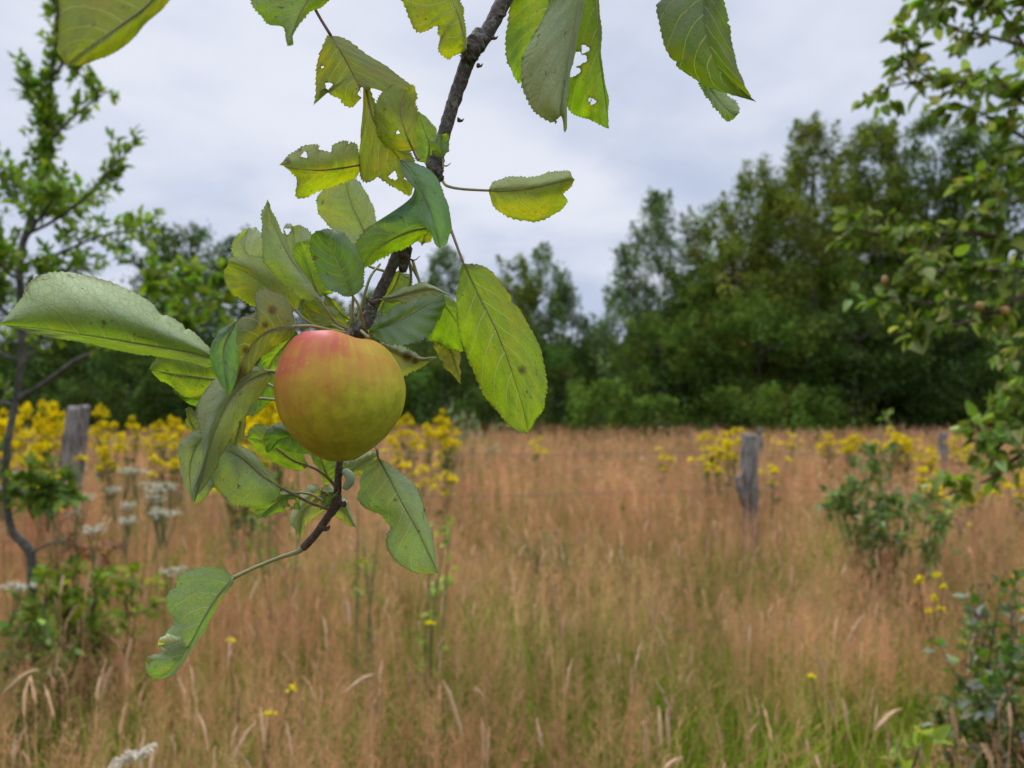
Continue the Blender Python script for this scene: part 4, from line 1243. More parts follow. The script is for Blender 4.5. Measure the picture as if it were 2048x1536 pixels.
def build_oak():
    d = 3.2
    x0 = GX(65, d)
    root = empty('oak_sapling', (x0, d, float(ground_z(x0, d))), 'young oak with thin crooked trunk and lobed leaves filling the left edge', 'tree')
    L = Leafy(41)
    trunk = L.stem([(66, 1400, d), (65, 1225, d), (63, 1120, d), (50, 1090, d), (24, 1060, d), (12, 990, d), (14, 900, d - .02), (30, 810, d), (40, 740, d), (44, 640, d), (40, 520, d),
                    (60, 440, d), (85, 340, d), (92, 240, d), (108, 120, d), (118, 0, d), (124, -120, d)],
                   [.022, .020, .019, .019, .016, .014, .014, .014, .012, .016, .015, .013, .011, .009, .007, .005, .003], 12)
    # upper leader: dense tall column
    up = crom([P(60, 440, d), P(85, 340, d), P(92, 240, d), P(108, 120, d), P(118, 0, d), P(124, -120, d)], 40)
    L.twigs(up, 95, .12, .048, 5, 0, 1, (0, 0, .9), .6, .002, lat=.75)
    for pts, n, ln in (
        ([(50, 470, d), (110, 440, d), (170, 395, d - .1), (215, 345, d - .1), (262, 298, d - .12)], 13, .09),
        ([(45, 530, d), (110, 510, d), (180, 480, d - .05), (235, 465, d - .1), (288, 462, d - .12)], 17, .10),
        ([(92, 290, d), (130, 250, d), (170, 215, d), (215, 182, d - .05)], 9, .07),
        ([(108, 150, d), (135, 120, d), (160, 150, d - .05)], 4, .06),
        ([(90, 240, d), (60, 190, d), (50, 120, d + .05)], 9, .07),
        ([(60, 430, d), (20, 380, d + .1), (-20, 320, d + .1)], 16, .12),
        ([(42, 600, d), (80, 560, d - .1), (140, 540, d - .15), (200, 540, d - .2)], 16, .11),
        ([(44, 660, d), (-10, 600, d), (-60, 520, d)], 18, .15),
        ([(40, 520, d), (-10, 480, d), (-80, 420, d)], 20, .15),
        ([(40, 560, d), (10, 540, d - .2), (-30, 500, d - .3)], 20, .13),
        ([(36, 720, d), (-20, 700, d), (-90, 650, d)], 18, .14),
        ([(28, 810, d), (-10, 800, d), (-60, 770, d)], 8, .12),
        ([(38, 740, d), (70, 690, d + .1), (120, 640, d + .2)], 10, .12),
        ([(58, 450, d), (110, 420, d + .2), (150, 410, d + .3)], 16, .12),
        ([(50, 480, d), (90, 420, d - .1), (120, 380, d - .15)], 12, .12),
    ):
        c = L.stem(pts, [.008, .006, .0045, .003][:len(pts)] if len(pts) <= 4 else [.008, .007, .005, .004, .0025], 7)
        L.twigs(c, int(n * 1.6), ln, .047, 5, .2, 1, (0, 0, .55), .7, r=.0016)
    # the lower right-reaching limb and its light green sprays
    c = L.stem([(30, 800, d), (60, 785, d), (110, 752, d - .1), (150, 722, d - .15), (200, 700, d - .2), (270, 668, d - .3), (330, 640, d - .35), (400, 615, d - .4)],
               [.014, .013, .011, .009, .008, .006, .005, .003], 9)
    L.twigs(c, 34, .13, .047, 5, .55, 1, (0, 0, .7), .7)
    for pts, n in (([(270, 668, d - .3), (290, 600, d - .3), (310, 545, d - .3)], 13), ([(330, 640, d - .35), (365, 590, d - .35), (385, 545, d - .35)], 13),
                   ([(400, 615, d - .4), (430, 590, d - .4), (455, 560, d - .4)], 13), ([(300, 650, d - .3), (360, 665, d - .3), (430, 660, d - .35)], 12)):
        c = L.stem(pts, [.005, .004, .002], 6)
        L.twigs(c, int(n * 1.1), .10, .055, 4, .2, 1, (0, 0, .5), .7)
    # tuft half way down the trunk
    c = L.stem([(14, 980, d), (60, 985, d - .15), (110, 985, d - .2)], [.008, .005, .003], 6)
    L.twigs(c, 30, .12, .06, 6, .0, 1, (0, 0, .1), .9)
    c = L.stem([(12, 930, d), (-30, 900, d), (-60, 900, d - .2)], [.008, .005, .003], 6)
    L.twigs(c, 10, .12, .06, 5, .2, 1, (0, 0, .1), .9)
    L.finish(root, LEAF_OAK, OAK_COL, M_PLANT, M_TRUNK, wood='trunk', accent=((.24, .33, .025), .28))
    # withered spray
    D = Leafy(43)
    c = D.stem([(58, 1108, d), (110, 1085, d - .1), (160, 1095, d - .15), (215, 1100, d - .2), (250, 1088, d - .2)], [.006, .004, .003, .002, .0015], 6)
    D.twigs(c, 12, .05, .045, 3, .25, 1, (0, 0, -.1), .9)
    D.finish(root, LEAF_OAK, (.27, .12, .06), M_PLANT, M_TRUNK, droop=.5, name='withered_leaves', wood='withered_twig')


def bush(name, label, px, d, pts_top, seed, tpl, col, size, per, nst, ln, accent=None, group=None, cat='bush', baseoff=.25, mat=None, droop=0.0, ntw=12, hue=.12):
    x0 = GX(px, d); z0 = float(ground_z(x0, d))
    root = empty(name, (x0, d, z0), label, cat, group)
    L = Leafy(seed); rng = L.rng
    for (tx, ty) in pts_top:
        for k in range(nst):
            dd = d + rng.normal(0, .12)
            e = P(tx + rng.normal(0, 10), ty + rng.normal(0, 10), dd)
            b = np.array([x0 + rng.normal(0, .03), d + rng.normal(0, .03), z0])
            m = (b + e) / 2 + np.array([(e[0] - b[0]) * .2, 0, .06]) + rng.normal(0, .03, 3)
            c = L.stem([b, m, e], [.006, .0045, .0022], 6, True)
            L.twigs(c, ntw, ln, size, per, baseoff, 1, (0, 0, .3), .8)
    L.finish(root, tpl, tuple(1.45 * q for q in col), mat or M_PLANT, M_STEM if cat == 'plant' or 'willow' in name else M_TWIG, droop=droop, accent=accent, wood='stems', hue=hue)
    return root


def build_bushes():
    bush('oak_bush', 'bright green oak regrowth at the foot of the crooked young oak, right of its trunk', 160, 3.0,
         [(100, 1165), (150, 1150), (205, 1150), (245, 1185), (180, 1215), (120, 1235), (230, 1235), (60, 1205)], 51, LEAF_OAK, (.115, .175, .018), .05, 5, 2, .11, accent=((.24, .30, .02), .35), ntw=15, baseoff=.1)
    bush('oak_bush', 'small green shoots at the very base of the young oak, by the left edge', 70, 2.6,
         [(30, 1250), (70, 1265), (100, 1290), (20, 1320)], 52, LEAF_OAK, (.10, .17, .03), .05, 5, 1, .08, ntw=9)
    bush('willow_bush', 'grey-green leafy sapling in the grass right of the split fence post', 1760, 4.4,
         [(1665, 945), (1700, 985), (1740, 925), (1757, 850), (1790, 950), (1830, 985), (1860, 1000), (1800, 1010), (1720, 1030), (1890, 1040)], 53, LEAF_PLAIN,
         (.10, .155, .030), .050, 5, 2, .13, accent=((.30, .35, .17), .25), ntw=10)
    bush('bramble_bush', 'dark glaucous bramble bush in the bottom right corner', 2010, 2.2,
         [(1930, 1350), (1960, 1270), (2000, 1200), (2040, 1220), (1990, 1330), (1910, 1420), (2060, 1300), (1960, 1430), (2030, 1400)], 54, LEAF_PLAIN,
         (.070, .115, .014), .040, 5, 1, .12, accent=((.27, .31, .22), .35), ntw=13)
    bush('seedling', 'low yellow-green leaves near the bottom edge, left of the corner bramble', 1850, 1.85,
         [(1820, 1480), (1870, 1470), (1845, 1500)], 55, LEAF_PLAIN, (.19, .24, .03), .05, 4, 1, .04, ntw=4, cat='plant')
    bush('heather_tuft', 'small dark green tuft in the grass in the middle of the meadow', 1100, 4.6,
         [(1060, 1095), (1100, 1085), (1130, 1100), (1080, 1110)], 56, LEAF_NARROW, (.10, .11, .03), .035, 5, 2, .09, ntw=7, cat='plant')
    bush('weed', 'tall thin green weed behind the apple, between apple and ragwort', 560, 3.6,
         [(500, 900), (545, 890), (590, 920)], 57, LEAF_NARROW, (.13, .19, .02), .05, 3, 1, .10, ntw=9, cat='plant')
    bush('weed', 'thin green weed beside the hanging leaf right of the lower twig', 740, 2.7,
         [(715, 1010), (730, 1060), (765, 1050)], 58, LEAF_NARROW, (.13, .19, .02), .035, 2, 1, .05, ntw=7, cat='plant')
    bush('weed', 'light green sprig in the grass right of the two-toned leaf', 855, 3.0,
         [(850, 1020), (880, 1060), (905, 1045)], 59, LEAF_PLAIN, (.20, .29, .04), .035, 3, 1, .05, ntw=6, cat='plant')
    bush('thistle', 'grey-green thistle stand with faded heads among the ragwort right of the apple', 935, 9.5,
         [(900, 812), (925, 850), (950, 825), (975, 840), (940, 870)], 60, LEAF_NARROW, (.19, .21, .11), .09, 3, 1, .2, accent=((.36, .26, .22), .25), ntw=7, cat='plant')
    bush('dock', 'dark purplish weed stalk beside the lowest ragwort on the right', 1975, 2.7,
         [(1965, 1150), (1990, 1185), (1985, 1210)], 61, LEAF_PLAIN, (.07, .04, .045), .03, 2, 1, .05, ntw=7, cat='plant')


def build_right_apple():
    d = 2.3
    root = empty('apple_tree', (GX(2330, d), d + .1, 0.0), 'apple tree whose leafy boughs reach in from the right edge', 'tree')
    L = Leafy(71)
    L.stem([P(2330, 1700, d) * np.array([1, 1, 0]) + np.array([0, .1, 0]), P(2330, 1100, d + .1), P(2340, 700, d + .1), P(2320, 350, d + .05), P(2330, -200, d)], [.06, .05, .045, .035, .02], 12, True)
    stems = [
        ([(2330, 200, d), (2180, 130, d), (2048, 92, d), (1975, 72, d), (1920, 62, d), (1895, 50, d)], [.014, .009, .006, .005, .004, .0025], 26, .15),
        ([(2048, 92, d), (2000, 20, d), (1960, -50, d)], [.006, .004, .003], 12, .1),
        ([(2180, 130, d), (2100, 20, d), (2060, -80, d)], [.006, .004, .003], 14, .1),
        ([(2330, 330, d), (2150, 240, d), (2048, 190, d), (1950, 168, d), (1870, 158, d), (1820, 130, d), (1815, 80, d)], [.014, .01, .007, .006, .004, .003, .002], 30, .35),
        ([(1870, 158, d), (1800, 168, d), (1740, 185, d)], [.004, .003, .0018], 7, .1),
        ([(2330, 420, d), (2150, 320, d), (2048, 275, d), (1990, 240, d), (1940, 215, d), (1890, 205, d)], [.014, .009, .006, .004, .003, .002], 18, .45),
        ([(2330, 560, d), (2180, 510, d), (2048, 485, d), (1960, 470, d), (1880, 466, d), (1790, 467, d), (1720, 462, d), (1690, 440, d)], [.014, .010, .007, .006, .005, .004, .003, .002], 36, .3),
        ([(2330, 440, d), (2160, 340, d), (2060, 330, d), (1990, 335, d), (1950, 380, d)], [.012, .006, .005, .004, .002], 26, .3),
        ([(2330, 200, d), (2160, 60, d), (2040, 10, d), (1960, 5, d), (1860, 0, d), (1835, 25, d)], [.012, .006, .005, .004, .003, .002], 30, .3),
        ([(2330, 330, d), (2160, 220, d - .1), (2060, 215, d - .1), (1990, 150, d - .1)], [.012, .006, .005, .003], 16, .4),
        ([(2330, 700, d), (2150, 700, d), (2060, 690, d), (2020, 730, d)], [.012, .008, .005, .003], 12, .4),
        ([(2330, 760, d), (2150, 780, d), (2060, 790, d), (2000, 815, d)], [.012, .008, .005, .003], 12, .5),
        ([(1900, 466, d), (1850, 510, d - .05), (1800, 545, d - .1)], [.004, .003, .002], 12, .0),
        ([(2330, 620, d), (2180, 560, d + .1), (2048, 545, d + .1), (1950, 540, d + .1), (1860, 535, d + .1)], [.012, .008, .006, .004, .002], 26, .3),
        ([(2330, 560, d), (2150, 420, d), (2048, 400, d), (1970, 430, d)], [.012, .006, .004, .003], 14, .3),
        ([(2330, 660, d), (2150, 560, d), (2048, 590, d), (1990, 628, d), (1930, 645, d), (1860, 660, d), (1790, 668, d)], [.012, .01, .008, .006, .005, .004, .002], 32, .35),
        ([(1990, 628, d), (1900, 608, d - .05), (1820, 605, d - .05), (1745, 612, d - .05)], [.004, .003, .003, .002], 20, .1),
        ([(2330, 900, d), (2150, 850, d), (2048, 905, d), (1985, 955, d), (1935, 975, d), (1880, 995, d)], [.012, .008, .006, .005, .004, .002], 12, .45),
        ([(2150, 850, d), (2060, 860, d), (2000, 870, d), (1955, 860, d)], [.006, .005, .004, .002], 24, .3),
        ([(2048, 905, d), (2010, 930, d), (1980, 910, d)], [.005, .004, .002], 16, .0),
    ]
    for pts, r, n, t0 in stems:
        c = L.stem(pts, r, 8)
        L.twigs(c, int(n * .72), .06, .050, 4, t0, 1, (0, 0, .25), .95, .0018, along=1)
    L.finish(root, LEAF_ROUND, (.135, .20, .022), M_PLANT, M_TWIG, droop=.45, wood='trunk', accent=((.30, .35, .11), .3), v=.33)
    for (px, py, r) in ((2008, 622, .016), (1960, 612, .013), (2005, 938, .016), (1770, 560, .010)):
        V, F = tube([P(px, py - 9, d - .02), P(px, py - 7, d - .02), P(px, py, d - .02), P(px, py + 7, d - .02), P(px, py + 9, d - .02)], [r * .3, r * .8, r, r * .75, r * .2], 14, 14, 0)
        part('small_apple', V, F, simple_small(), root)


_sa = []


def simple_small():
    if not _sa:
        _sa.append(simple_mat('small_apple_skin', (.42, .16, .05), (.33, .27, .06), 30, .45, .1))
    return _sa[0]


# ------------------------------------------------------------------ fence
def build_fence():
    dl, dr = 5.6, 5.7
    xl = GX(133, dl); xr = GX(1498, dr)
    root = empty('wire_fence', ((xl + xr) / 2, (dl + dr) / 2, 0), 'old wire fence with two weathered wooden posts crossing the near meadow', 'fence')
    rng = np.random.default_rng(3)

    def post(pts, r, lab, split=False, seed=0):
        n, sides = 60, 28
        c = crom([np.array(p, float) for p in pts], n)
        a = np.linspace(0, 2 * np.pi, sides, endpoint=False)
        rg = np.random.default_rng(seed)
        prof = 1 + .05 * np.sin(2 * a + 1) + .04 * np.sin(5 * a) + .03 * np.sin(9 * a + 2)
        t = np.linspace(0, 1, n)[:, None]
        rr = np.interp(t[:, 0], np.linspace(0, 1, len(r)), r)[:, None] * prof[None] * (1 + .03 * np.sin(t * 9 + a[None] * 2)) * (1 + .012 * rg.normal(size=(n, sides)))
        if split:
            rr *= 1 - .35 * np.exp(-((a[None] - 4.3) / .35) ** 2) * np.clip(1 - abs(t - .45) / .35, 0, 1)
        V = np.stack([c[:, 0:1] + rr * np.cos(a), c[:, 1:2] + rr * np.sin(a), np.repeat(c[:, 2:3], sides, 1) + (t > .98) * .008 * rg.normal(size=(1, sides))], -1)
        # flat weathered top
        top = V[-1]; cen = top.mean(0)
        rings = [top * (1 - k) + cen * k + np.array([0, 0, .006 * math.sin(k * 3)]) for k in (.08, .35, .7, .97)]
        V = np.vstack([V.reshape(-1, 3)] + rings)
        m = n + 4
        i, j = np.meshgrid(np.arange(m - 1), np.arange(sides), indexing='ij')
        F = np.stack([i * sides + j, i * sides + (j + 1) % sides, (i + 1) * sides + (j + 1) % sides, (i + 1) * sides + j], -1).reshape(-1, 4)
        o = part('post', V, F, M_POST, root)
        o['label'] = lab
        return o

    tl = P(157, 814, dl); bl = P(138, 960, dl); dirl = (bl - tl); bl0 = tl + dirl * (tl[2] + .2) / (tl[2] - bl[2])
    post([bl0, (bl0 + tl) / 2 + np.array([.012, 0, 0]), tl], [.073, .077, .076], 'thick leaning post on the left, behind the young oak', seed=1)
    tr = P(1500, 870, dr); br = P(1499, 1060, dr); br0 = tr + (br - tr) * (tr[2] + .2) / (tr[2] - br[2])
    o = post([br0, br0 * .5 + tr * .5 + np.array([.01, 0, 0]), tr * .8 + br0 * .2 + np.array([-.006, 0, 0]), tr], [.044, .057, .067, .055], 'split post with a broken stub on its left side', True, seed=2)
    V, F = tube([P(1488, 1010, dr - .03), P(1479, 985, dr - .05), P(1474, 960, dr - .05), P(1484, 950, dr - .05), P(1487, 930, dr - .04)], [.017, .021, .018, .014, .007], 9, 24, .14, rng)
    part('broken_stub', V, F, M_POST, o)
    for (yl0, yl, yr, yr2, lab) in ((868, 879, 905, 912, 'upper'), (985, 978, 980, 976, 'lower')):
        pts = [P(-700, yl0, 6.0), P(140, yl, dl - .08)]
        a, b = P(140, yl, dl - .08), P(1488, yr, dr - .07)
        pts += [a * (1 - f) + b * f + np.array([0, 0, -.05 * 4 * f * (1 - f) + rng.normal(0, .004)]) for f in (.2, .4, .6, .8)]
        e = P(2500, yr2, 5.8)
        pts += [b] + [b * (1 - f) + e * f + np.array([0, 0, -.03 * 4 * f * (1 - f)]) for f in (.33, .66)] + [e]
        V, F = tube(pts, [.0022, .0022], 6, 160, .0)
        A = Acc(); A.add(V, F)
        c = crom(pts, 400)
        for q in range(12, 400, 9):     # barbs
            for s_ in (-1, 1):
                V, F = tube([c[q] + np.array([0, -.012, -.012 * s_]), c[q], c[q] + np.array([0, .012, .012 * s_])], [.0006, .0013, .0006], 4, 4)
                A.add(V, F)
        V, F, _ = A.get()
        part('wire', V, F, M_WIRE, root)
    # posts of the farther fence
    for (px, py, w_, d, lab) in ((1521, 856, .045, 14.0, 'thin far post showing just right of the split post, at the meadow edge'),
                                 (1886, 866, .07, 12.5, 'far weathered post among the ragwort near the right edge')):
        t = P(px, py, d); b = np.array([t[0], t[1], -.1])
        V, F = tube([b, (b + t) / 2 + .01, t - np.array([0, 0, .03]), t], [w_, w_, w_ * .95, w_ * .55], 12, 16, .06, rng)
        o = put('fence_post', mesh('fence_post', V - b, F, M_POST), loc=tuple(b))
        tag(o, lab, 'post')


# ------------------------------------------------------------------ flowers
def flat_head(rng, n, r, size, col, A, c, dome=.25, tilt=.45, zs=.06):
    """flat-topped cluster of small discs"""
    k = 7
    a = np.linspace(0, 2 * np.pi, k, endpoint=False)
    disc = np.vstack([[0, 0, .12], np.stack([np.cos(a) * .5 * (1 + .12 * np.cos(3 * a)), np.sin(a) * .5, 0 * a], -1)])
    tf = np.array([[0, 1 + i, 1 + (i + 1) % k, 1 + (i + 2) % k] for i in range(0, k - 1, 2)])
    th = rng.uniform(0, 2 * np.pi, n); rr = r * rng.uniform(0, 1, n) ** .62
    pos = c + np.stack([rr * np.cos(th), rr * np.sin(th), -dome * r * (rr / r) ** 2 + np.clip(rng.normal(0, zs * r, n), -1.3 * zs * r, 1.3 * zs * r)], -1)
    V, F, C = scatter(disc, tf, pos, rand_rot(n, rng, tilt), size * rng.uniform(.7, 1.2, n), np.ones((len(disc), 3)), var_col(col, n, rng, .14, .05))
    A.add(V, F, C)


def ragwort_meshes(seed, wid, h=1.0, nbr=7, dn=30, size=.019, hr=.062):
    """stems, leaves and yellow heads of one ragwort, base at the origin"""
    rng = np.random.default_rng(seed)
    S_, H, Lf = Acc(), [], Leafy(seed)
    base_n = max(1, int(wid / .12))
    for s in range(base_n):
        bx, by = (rng.normal(0, wid * .25), rng.normal(0, wid * .25)) if base_n > 1 else (0, 0)
        hh = h * rng.uniform(.88, 1.0) if s else h
        mid = np.array([bx, by, hh * .62])
        V, F = tube([[bx * .5, by * .5, -.03], mid * np.array([.8, .8, .5]), mid], [.006, .005, .004], 6, 10, .03, rng); S_.add(V, F, (.11, .13, .04))
        for i in range(nbr):
            f = rng.uniform(.55, 1)
            st = np.array([bx, by, hh * .62 * f])
            a = rng.uniform(0, 2 * np.pi); rr = rng.uniform(.02, .11) * (1.5 - .5 * f)
            e = np.array([bx + rr * math.cos(a) * 1.2, by + rr * math.sin(a) * 1.2, hh * rng.uniform(.84, 1.0) - (1 - f) * .30])
            V, F = tube([st, (st + e) / 2 + np.array([rr * .2 * math.cos(a), rr * .2 * math.sin(a), 0]), e], [.003, .0022, .0015], 5, 7, .03, rng); S_.add(V, F, (.12, .15, .04))
            Hd = Acc(); flat_head(rng, dn, hr * rng.uniform(.75, 1.25), size, (.88, .64, .006), Hd, e, .55, .85, .25); pa = np.linspace(0, 2 * np.pi, 8, endpoint=False); Hd.add(np.vstack([e + [0, 0, -.6 * hr], e[None] + np.stack([np.cos(pa) * .7 * hr, np.sin(pa) * .7 * hr, 0 * pa - .42 * hr], -1)]), np.array([[0, 1 + q, 1 + (q + 1) % 8, 1 + (q + 2) % 8] for q in (0, 2, 4, 6)]), (.20, .24, .03)); V, F, C = Hd.get(); H.append(mesh('ragwort_head', V, F, M_PETAL, cols=C, smooth=False))
        for i in range(16 if wid > .03 else 4):
            z = rng.uniform(.12, .75 if wid > .03 else .4) * hh
            Lf.leaves_at(np.array([bx, by, z]), np.array([rng.normal(), rng.normal(), .3]), 1, .09, .2)
    p = np.array(Lf.p); d = np.array(Lf.dv); s = np.array(Lf.s)
    V, F, _ = scatter(LEAF_OAK[0], LEAF_OAK[1], p, frames(d, rng), s)
    lm = mesh('ragwort_leaves', V, F, M_PLANT, cols=np.repeat(var_col((.09, .14, .03), len(p), rng), len(LEAF_OAK[0]), 0))
    V, F, C = S_.get(); sm = mesh('ragwort_stems', V, F, M_PLANT, cols=C)
    return sm, lm, H


RAG = [  # px centre, py top, distance, kind (0 slim, 1 medium, 2 broad), label
    (-15, 792, 6.2, 2, 'yellow ragwort clump cut by the left edge'),
    (50, 786, 6.5, 2, 'tall yellow ragwort right behind the crooked oak trunk'),
    (104, 786, 6.8, 2, 'tall yellow ragwort just left of the leaning post'),
    (78, 838, 5.6, 1, 'lower yellow ragwort in front of the tall ones, between oak trunk and leaning post'),
    (24, 850, 5.4, 1, 'low yellow ragwort immediately right of the left edge, below the tall clumps'),
    (118, 900, 4.3, 0, 'small orange-yellow ragwort touching the left side of the leaning post'),
    (208, 806, 8.0, 1, 'yellow ragwort just right of the leaning post'),
    (222, 850, 7.0, 1, 'lower yellow ragwort hanging heads right of the leaning post'),
    (268, 826, 9.5, 1, 'small far ragwort midway between leaning post and folded leaf'),
    (310, 838, 8.8, 1, 'ragwort in the row left of the folded leaf, first of the wide pair'),
    (352, 818, 8.2, 2, 'tallest ragwort of the row left of the folded leaf'),
    (340, 862, 7.0, 1, 'lower ragwort in front of the row left of the folded leaf'),
    (505, 775, 5.6, 2, 'tall ragwort seen between the folded leaf and the apple'),
    (545, 760, 6.0, 2, 'tallest ragwort, half hidden by the left side of the apple'),
    (478, 850, 5.0, 1, 'ragwort low in the gap between folded leaf and dark curled leaf'),
    (800, 826, 8.0, 1, 'broad ragwort touching the right side of the apple'),
    (850, 834, 9.2, 2, 'broad ragwort second from the right side of the apple'),
    (892, 812, 9.5, 1, 'tall ragwort beside the thistles'),
    (905, 850, 8.6, 1, 'broad drooping ragwort left of the tip of the largest leaf'),
    (790, 888, 6.6, 0, 'small ragwort low beside the right underside of the apple'),
    (845, 912, 6.2, 0, 'small isolated ragwort below the broad pair'),
    (886, 915, 6.0, 0, 'small ragwort at the right of the lowest two below the broad pair'),
    (1072, 862, 9.0, 0, 'single flat ragwort just right of the tip of the largest leaf'),
    (1320, 888, 8.2, 0, 'single small ragwort in the open meadow left of the split post'),
    (1432, 862, 7.6, 1, 'left half of the ragwort pair by the split post'),
    (1462, 842, 7.8, 1, 'taller right half of the ragwort pair by the split post'),
    (1412, 890, 7.2, 0, 'small ragwort at the lower left foot of the pair by the split post'),
    (1545, 864, 11.5, 0, 'far ragwort just right of the thin far post'),
    (1584, 856, 11.5, 0, 'far ragwort standing alone between the split post and the long row'),
    (1542, 908, 6.6, 0, 'small ragwort just right of the split post'),
    (1652, 862, 10.5, 1, 'leftmost ragwort of the long row behind the grey-green sapling'),
    (1700, 858, 10.2, 2, 'wide ragwort left of the top of the grey-green sapling'),
    (1775, 848, 10.0, 1, 'ragwort directly behind the top of the grey-green sapling'),
    (1812, 850, 9.4, 2, 'wide tall ragwort right of the top of the grey-green sapling'),
    (1852, 884, 8.6, 1, 'ragwort stepping down at the right end of the long row'),
    (1915, 862, 11.0, 1, 'ragwort among the leaves of the right apple tree, upper one'),
    (1918, 890, 10.0, 0, 'ragwort among the leaves of the right apple tree, lower one'),
    (1872, 926, 6.0, 1, 'ragwort behind the low bough of the right apple tree'),
    (1925, 945, 5.8, 1, 'ragwort under the low bough of the right apple tree'),
    (2042, 935, 6.0, 1, 'ragwort at the right edge level with the low bough'),
    (1856, 1108, 2.9, 4, 'bright ragwort standing alone in the lower right grass'),
    (2046, 1108, 2.7, 4, 'ragwort cut by the right edge above the corner bramble'),
    (1985, 1180, 2.6, 3, 'tiny flat ragwort above the corner bramble'),
    (1990, 1002, 4.6, 3, 'tiny yellow flower head in the grass near the right edge, under the low bough'),
    (482, 1200, 2.3, 3, 'tiny yellow flower head in the grass, upper one under the lower twig'),
    (535, 1268, 2.05, 3, 'tiny yellow flower head in the grass, brightest under the lower twig'),
    (503, 1298, 2.0, 3, 'tiny yellow flower head in the grass, lowest under the lower twig'),
    (1660, 1232, 2.4, 3, 'single tiny yellow flower head in the reddish grass, bottom right'),
    (862, 1128, 2.7, 3, 'tiny orange-yellow flower head right of the tip of the two-toned leaf'),
]


def build_ragworts():
    kinds = {0: [ragwort_meshes(s, .05, 1.0, 7, 34, hr=.045) for s in (201, 202)],
             1: [ragwort_meshes(s, .26, 1.0, 8, 44, hr=.050) for s in (211, 212, 213)],
             2: [ragwort_meshes(s, .50, 1.0, 9, 44, hr=.050) for s in (221, 222, 223)],
             4: [ragwort_meshes(241, .02, 1.0, 7, 26, .015, .026)],
             3: [ragwort_meshes(231, .02, 1.0, 1, 9, .014, .014)]}
    rng = np.random.default_rng(77)
    firsts = {}
    for i, (px, py, d, k, lab) in enumerate(RAG):
        x = GX(px, d); z0 = float(ground_z(x, d))
        h = ztop(py, d) - z0
        v = i % len(kinds[k])
        s = (h * .97, h)
        loc = (x, d, z0)
        if (k, v) not in firsts:
            root = empty('ragwort', loc, lab, 'flower', 'yellow ragworts in the meadow')
            put('stem', kinds[k][v][0], root); put('leaves', kinds[k][v][1], root)
            for me in kinds[k][v][2]:
                put('flower_head', me, root)
            firsts[(k, v)] = root
        else:
            src = firsts[(k, v)]
            root = src.copy(); COL.objects.link(root); root.location = loc
            for ch in list(src.children):
                c = ch.copy(); COL.objects.link(c); c.parent = root
            root['label'] = lab
        wx = .7 if k == 4 else .85 if k == 2 else 1.0
        root.scale = (wx * rng.uniform(.9, 1.1), wx * rng.uniform(.9, 1.1), h)
        root.rotation_euler = (0, 0, rng.uniform(0, 6.28))


YAR = [  # px, py of the head, distance, label
    (285, 932, 3.9, 'small white yarrow highest on the right of the white patch, right of the leaning post'),
    (240, 935, 3.9, 'small white yarrow next to the highest one, nearer to the leaning post'),
    (258, 962, 3.5, 'white yarrow in the upper row of the patch right of the leaning post'),
    (305, 966, 3.4, 'widest white yarrow at the upper right of the patch'),
    (218, 972, 3.5, 'white yarrow second in the upper row right of the leaning post'),
    (168, 985, 3.4, 'bright white yarrow just right of the foot of the leaning post'),
    (138, 985, 3.3, 'white yarrow in front of the foot of the leaning post'),
    (108, 960, 3.6, 'pale yarrow overlapping the left side of the leaning post'),
    (72, 938, 3.7, 'pale yarrow between crooked oak trunk and leaning post'),
    (42, 962, 3.5, 'pale yarrow right beside the crooked oak trunk'),
    (245, 1002, 3.2, 'greenish white yarrow in the middle of the patch'),
    (283, 990, 3.3, 'greenish white yarrow right of the middle of the patch'),
    (172, 1012, 3.1, 'white yarrow low in the patch above the oak leaves'),
    (228, 1034, 3.0, 'small white yarrow near the bottom of the patch'),
    (310, 1022, 3.1, 'pale yarrow at the lower right corner of the patch'),
    (345, 1010, 3.1, 'faint yarrow farthest right, under the folded leaf'),
    (200, 1044, 2.9, 'flat yarrow lowest in the patch, above the withered oak leaves'),
    (340, 966, 3.5, 'pale yarrow half hidden by the edge of the folded leaf'),
    (12, 1116, 2.6, 'pale yarrow low at the left edge beside the oak trunk'),
    (20, 1160, 2.5, 'faint yarrow lowest at the left edge'),
    (352, 1135, 2.7, 'lone pale yarrow above the lowest bitten leaf'),
]


def yarrow_mesh(seed, h=1.0):
    rng = np.random.default_rng(seed)
    S_, H = Acc(), Acc()
    V, F = tube([[0, 0, -.03], [.01, 0, h * .4], [0, .01, h * .82]], [.003, .0026, .002], 6, 10, .02, rng); S_.add(V, F, (.26, .26, .09))
    for i in range(9):
        a = rng.uniform(0, 2 * np.pi); rr = .034 * math.sqrt(rng.uniform(.02, 1))
        e = np.array([rr * math.cos(a), rr * math.sin(a), h - rng.uniform(0, .03)])
        V, F = tube([[0, .01, h * .82], e * np.array([.6, .6, .93]), e], [.0015, .0011, .0009], 5, 6, .02, rng); S_.add(V, F, (.26, .27, .12))
        flat_head(rng, 22, .014, .0068, (.70, .68, .50), H, e, .65, .9, .35)
    V, F, C = S_.get(); sm = mesh('yarrow_stem', V, F, M_PLANT, cols=C)
    V, F, C = H.get(); hm = mesh('yarrow_head', V, F, M_PETAL, cols=C, smooth=False)
    return sm, hm


